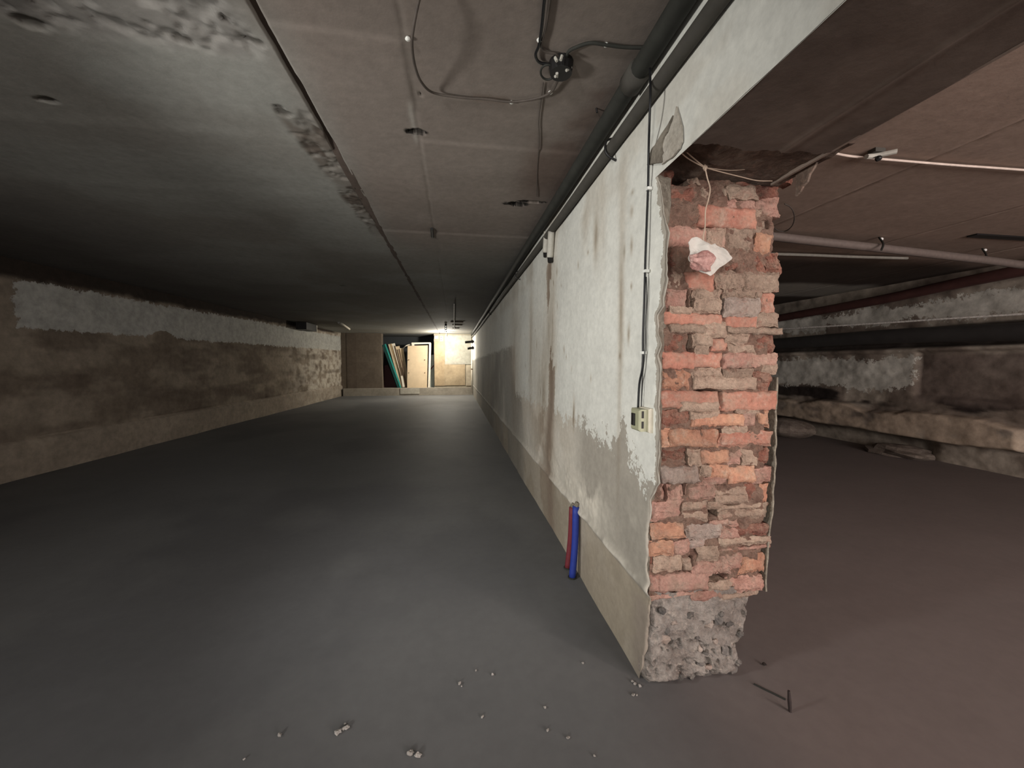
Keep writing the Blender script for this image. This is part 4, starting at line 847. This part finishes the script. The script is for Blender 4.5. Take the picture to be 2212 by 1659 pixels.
wallpipe('rusty_pipe', [(1690, 686), (1900, 648), (2050, 616), (2212, 583)], 5.95, 0.065, plain('rust_paint', (76, 48, 44), 0.6, vary=0.25, scale=8), 'rust red pipe high on the side room wall')
wallpipe('black_main', [(1690, 742), (1900, 728), (2050, 722), (2212, 716)], 6.02, 0.10, plain('black_lagging', (58, 55, 53), 0.7, vary=0.2, scale=6), 'thick black lagged main under the shiny conduit')
wallpipe('shiny_conduit', [(1685, 711), (1900, 698), (2050, 688), (2212, 678)], 5.86, 0.013, plain('conduit_glint', (236, 230, 222), 0.35, vary=0.5, scale=40, spec=0.8), 'thin shiny metal conduit along the side room wall')  # pale streaky colour paints the highlight on the metal
M_blk = rough_mat('old_concrete_block', (130, 118, 108), (104, 92, 84), (146, 134, 122), 6, bump=0.7)
p = onZ(1725, 948, 0.0); q0, q1 = onZ(1660, 938, 0), onZ(1768, 951, 0)
V, Fc = rock(((q0+q1)/2)+np.array([0, .1, .14]), 1.0, 77, (0.34, 0.42, 0.17), 12, 16, 0.06)
o = tag(mk('concrete_block', V, Fc, M_blk, origin=(q0+q1)/2), 'low concrete block on the floor just right of the brick wall end', 'block')
for (x, y, sx, sy, sz, sd, lab) in ((1975, 985, .30, .40, .10, 81, 'low rubble heap at the foot of the side room wall'), (2175, 1010, .25, .22, .08, 84, 'pale rubble lump on the floor at the right edge')):
    p = onZ(x, y, 0.0); tag(mk('rubble', *rock(p+np.array([-.12, .1, sz*0.4]), 1.0, sd, (sx, sy, sz), 10, 14, 0.22), M_blk, origin=p), lab, 'rubble')
p = onC(2165, 512, -0.006); tag(mk('ceiling_vent', *box(p-np.array([.32, .03, .006]), p+np.array([.4, .04, .012])), M_black, origin=p), 'dark slot cover on the side room ceiling near the right edge', 'cover')

# ------------------------------------------------------------------ floor : rod, wire, crumbs
p0, p1 = onZ(1707, 1537, 0.0), None
p1 = onY(1704, 1492, p0[1]+0.004)
tag(mk('steel_rod', *tube([p0-np.array([0, 0, .005]), p0*.5+p1*.5, p1], [0.005, 0.0065, 0.004], 8, 3), plain('rust_rod', (52, 42, 40), 0.8, vary=0.3), origin=p0), 'short dark rod standing from the floor right of the brick end', 'rod')
P = [onZ(x, y, 0.003) for x, y in [(1628, 1477), (1650, 1488), (1675, 1500), (1697, 1511)]]
tag(mk('floor_wire', *tube(P, 0.003, 6), M_pipe, origin=P[0]), 'thin wire on the floor between the footing and the rod', 'wire')
M_peb = rough_mat('crumb', (166, 160, 154), (142, 136, 130), None, 40, bump=0.5)
M_pebd = rough_mat('dark_crumb', (66, 58, 54), (52, 46, 44), None, 40, bump=0.5)
crumbs = [(604, 1587, 6, 'lone crumb at the far left of the bottom floor'), (730, 1581, 9, 'largest crumb of the left cluster near the bottom'), (741, 1573, 5, 'middle crumb of the left cluster near the bottom'), (749, 1571, 7, 'right crumb of the left cluster near the bottom'), (745, 1562, 3, 'tiny crumb above the left cluster near the bottom'),
          (887, 1626, 9, 'left crumb of the pair at the bottom edge'), (903, 1631, 9, 'right crumb of the pair at the bottom edge'), (993, 1475, 6, 'crumb on the floor at the mid left of the dark patch'), (997, 1481, 3, 'tiny crumb just under the mid left one'), (1028, 1447, 4, 'small crumb at the top of the dark floor patch'),
          (1064, 1456, 5, 'pale crumb right of the dark floor patch'), (1042, 1547, 5, 'crumb alone in the brown floor area'), (1177, 1527, 5, 'crumb on the brown floor left of the wall end'), (1259, 1431, 4, 'pale crumb on the dark floor near the partition'),
          (1366, 1471, 5, 'upper left crumb at the footing corner'), (1372, 1476, 5, 'middle crumb at the footing corner'), (1382, 1481, 6, 'dull grey crumb against the footing corner'), (1368, 1500, 5, 'left crumb in front of the footing corner'), (1376, 1500, 3, 'right crumb in front of the footing corner'), (1183, 1576, 5, 'crumb in the dark red floor area'), (1227, 1592, 5, 'crumb at the right of the dark red floor area'), (527, 1638, 3, 'tiny crumb near the lower left floor edge'), (1284, 1631, 4, 'faint crumb near the bottom centre right')]
for i, (x, y, px, lab) in enumerate(crumbs):
    p = onZ(x, y, 0.004); s = px*np.linalg.norm(p-CAM)/F/1.9
    p[2] = s*0.45
    tag(mk('crumb', *rock(p, s, 300+i, (1.0, 0.8, 0.65), 6, 8, 0.35), M_peb, origin=p), lab, 'pebble', 'crumbs on the floor')
p = onZ(1651, 1436, 0.004); tag(mk('crumb', *rock(p+np.array([0, 0, .003]), 0.008, 390, (1, .8, .6), 6, 8, .3), M_pebd, origin=p), 'dark crumb on the floor right of the footing', 'pebble', 'crumbs on the floor')
for o in bpy.data.objects:
    if 'org' in o: del o['org']
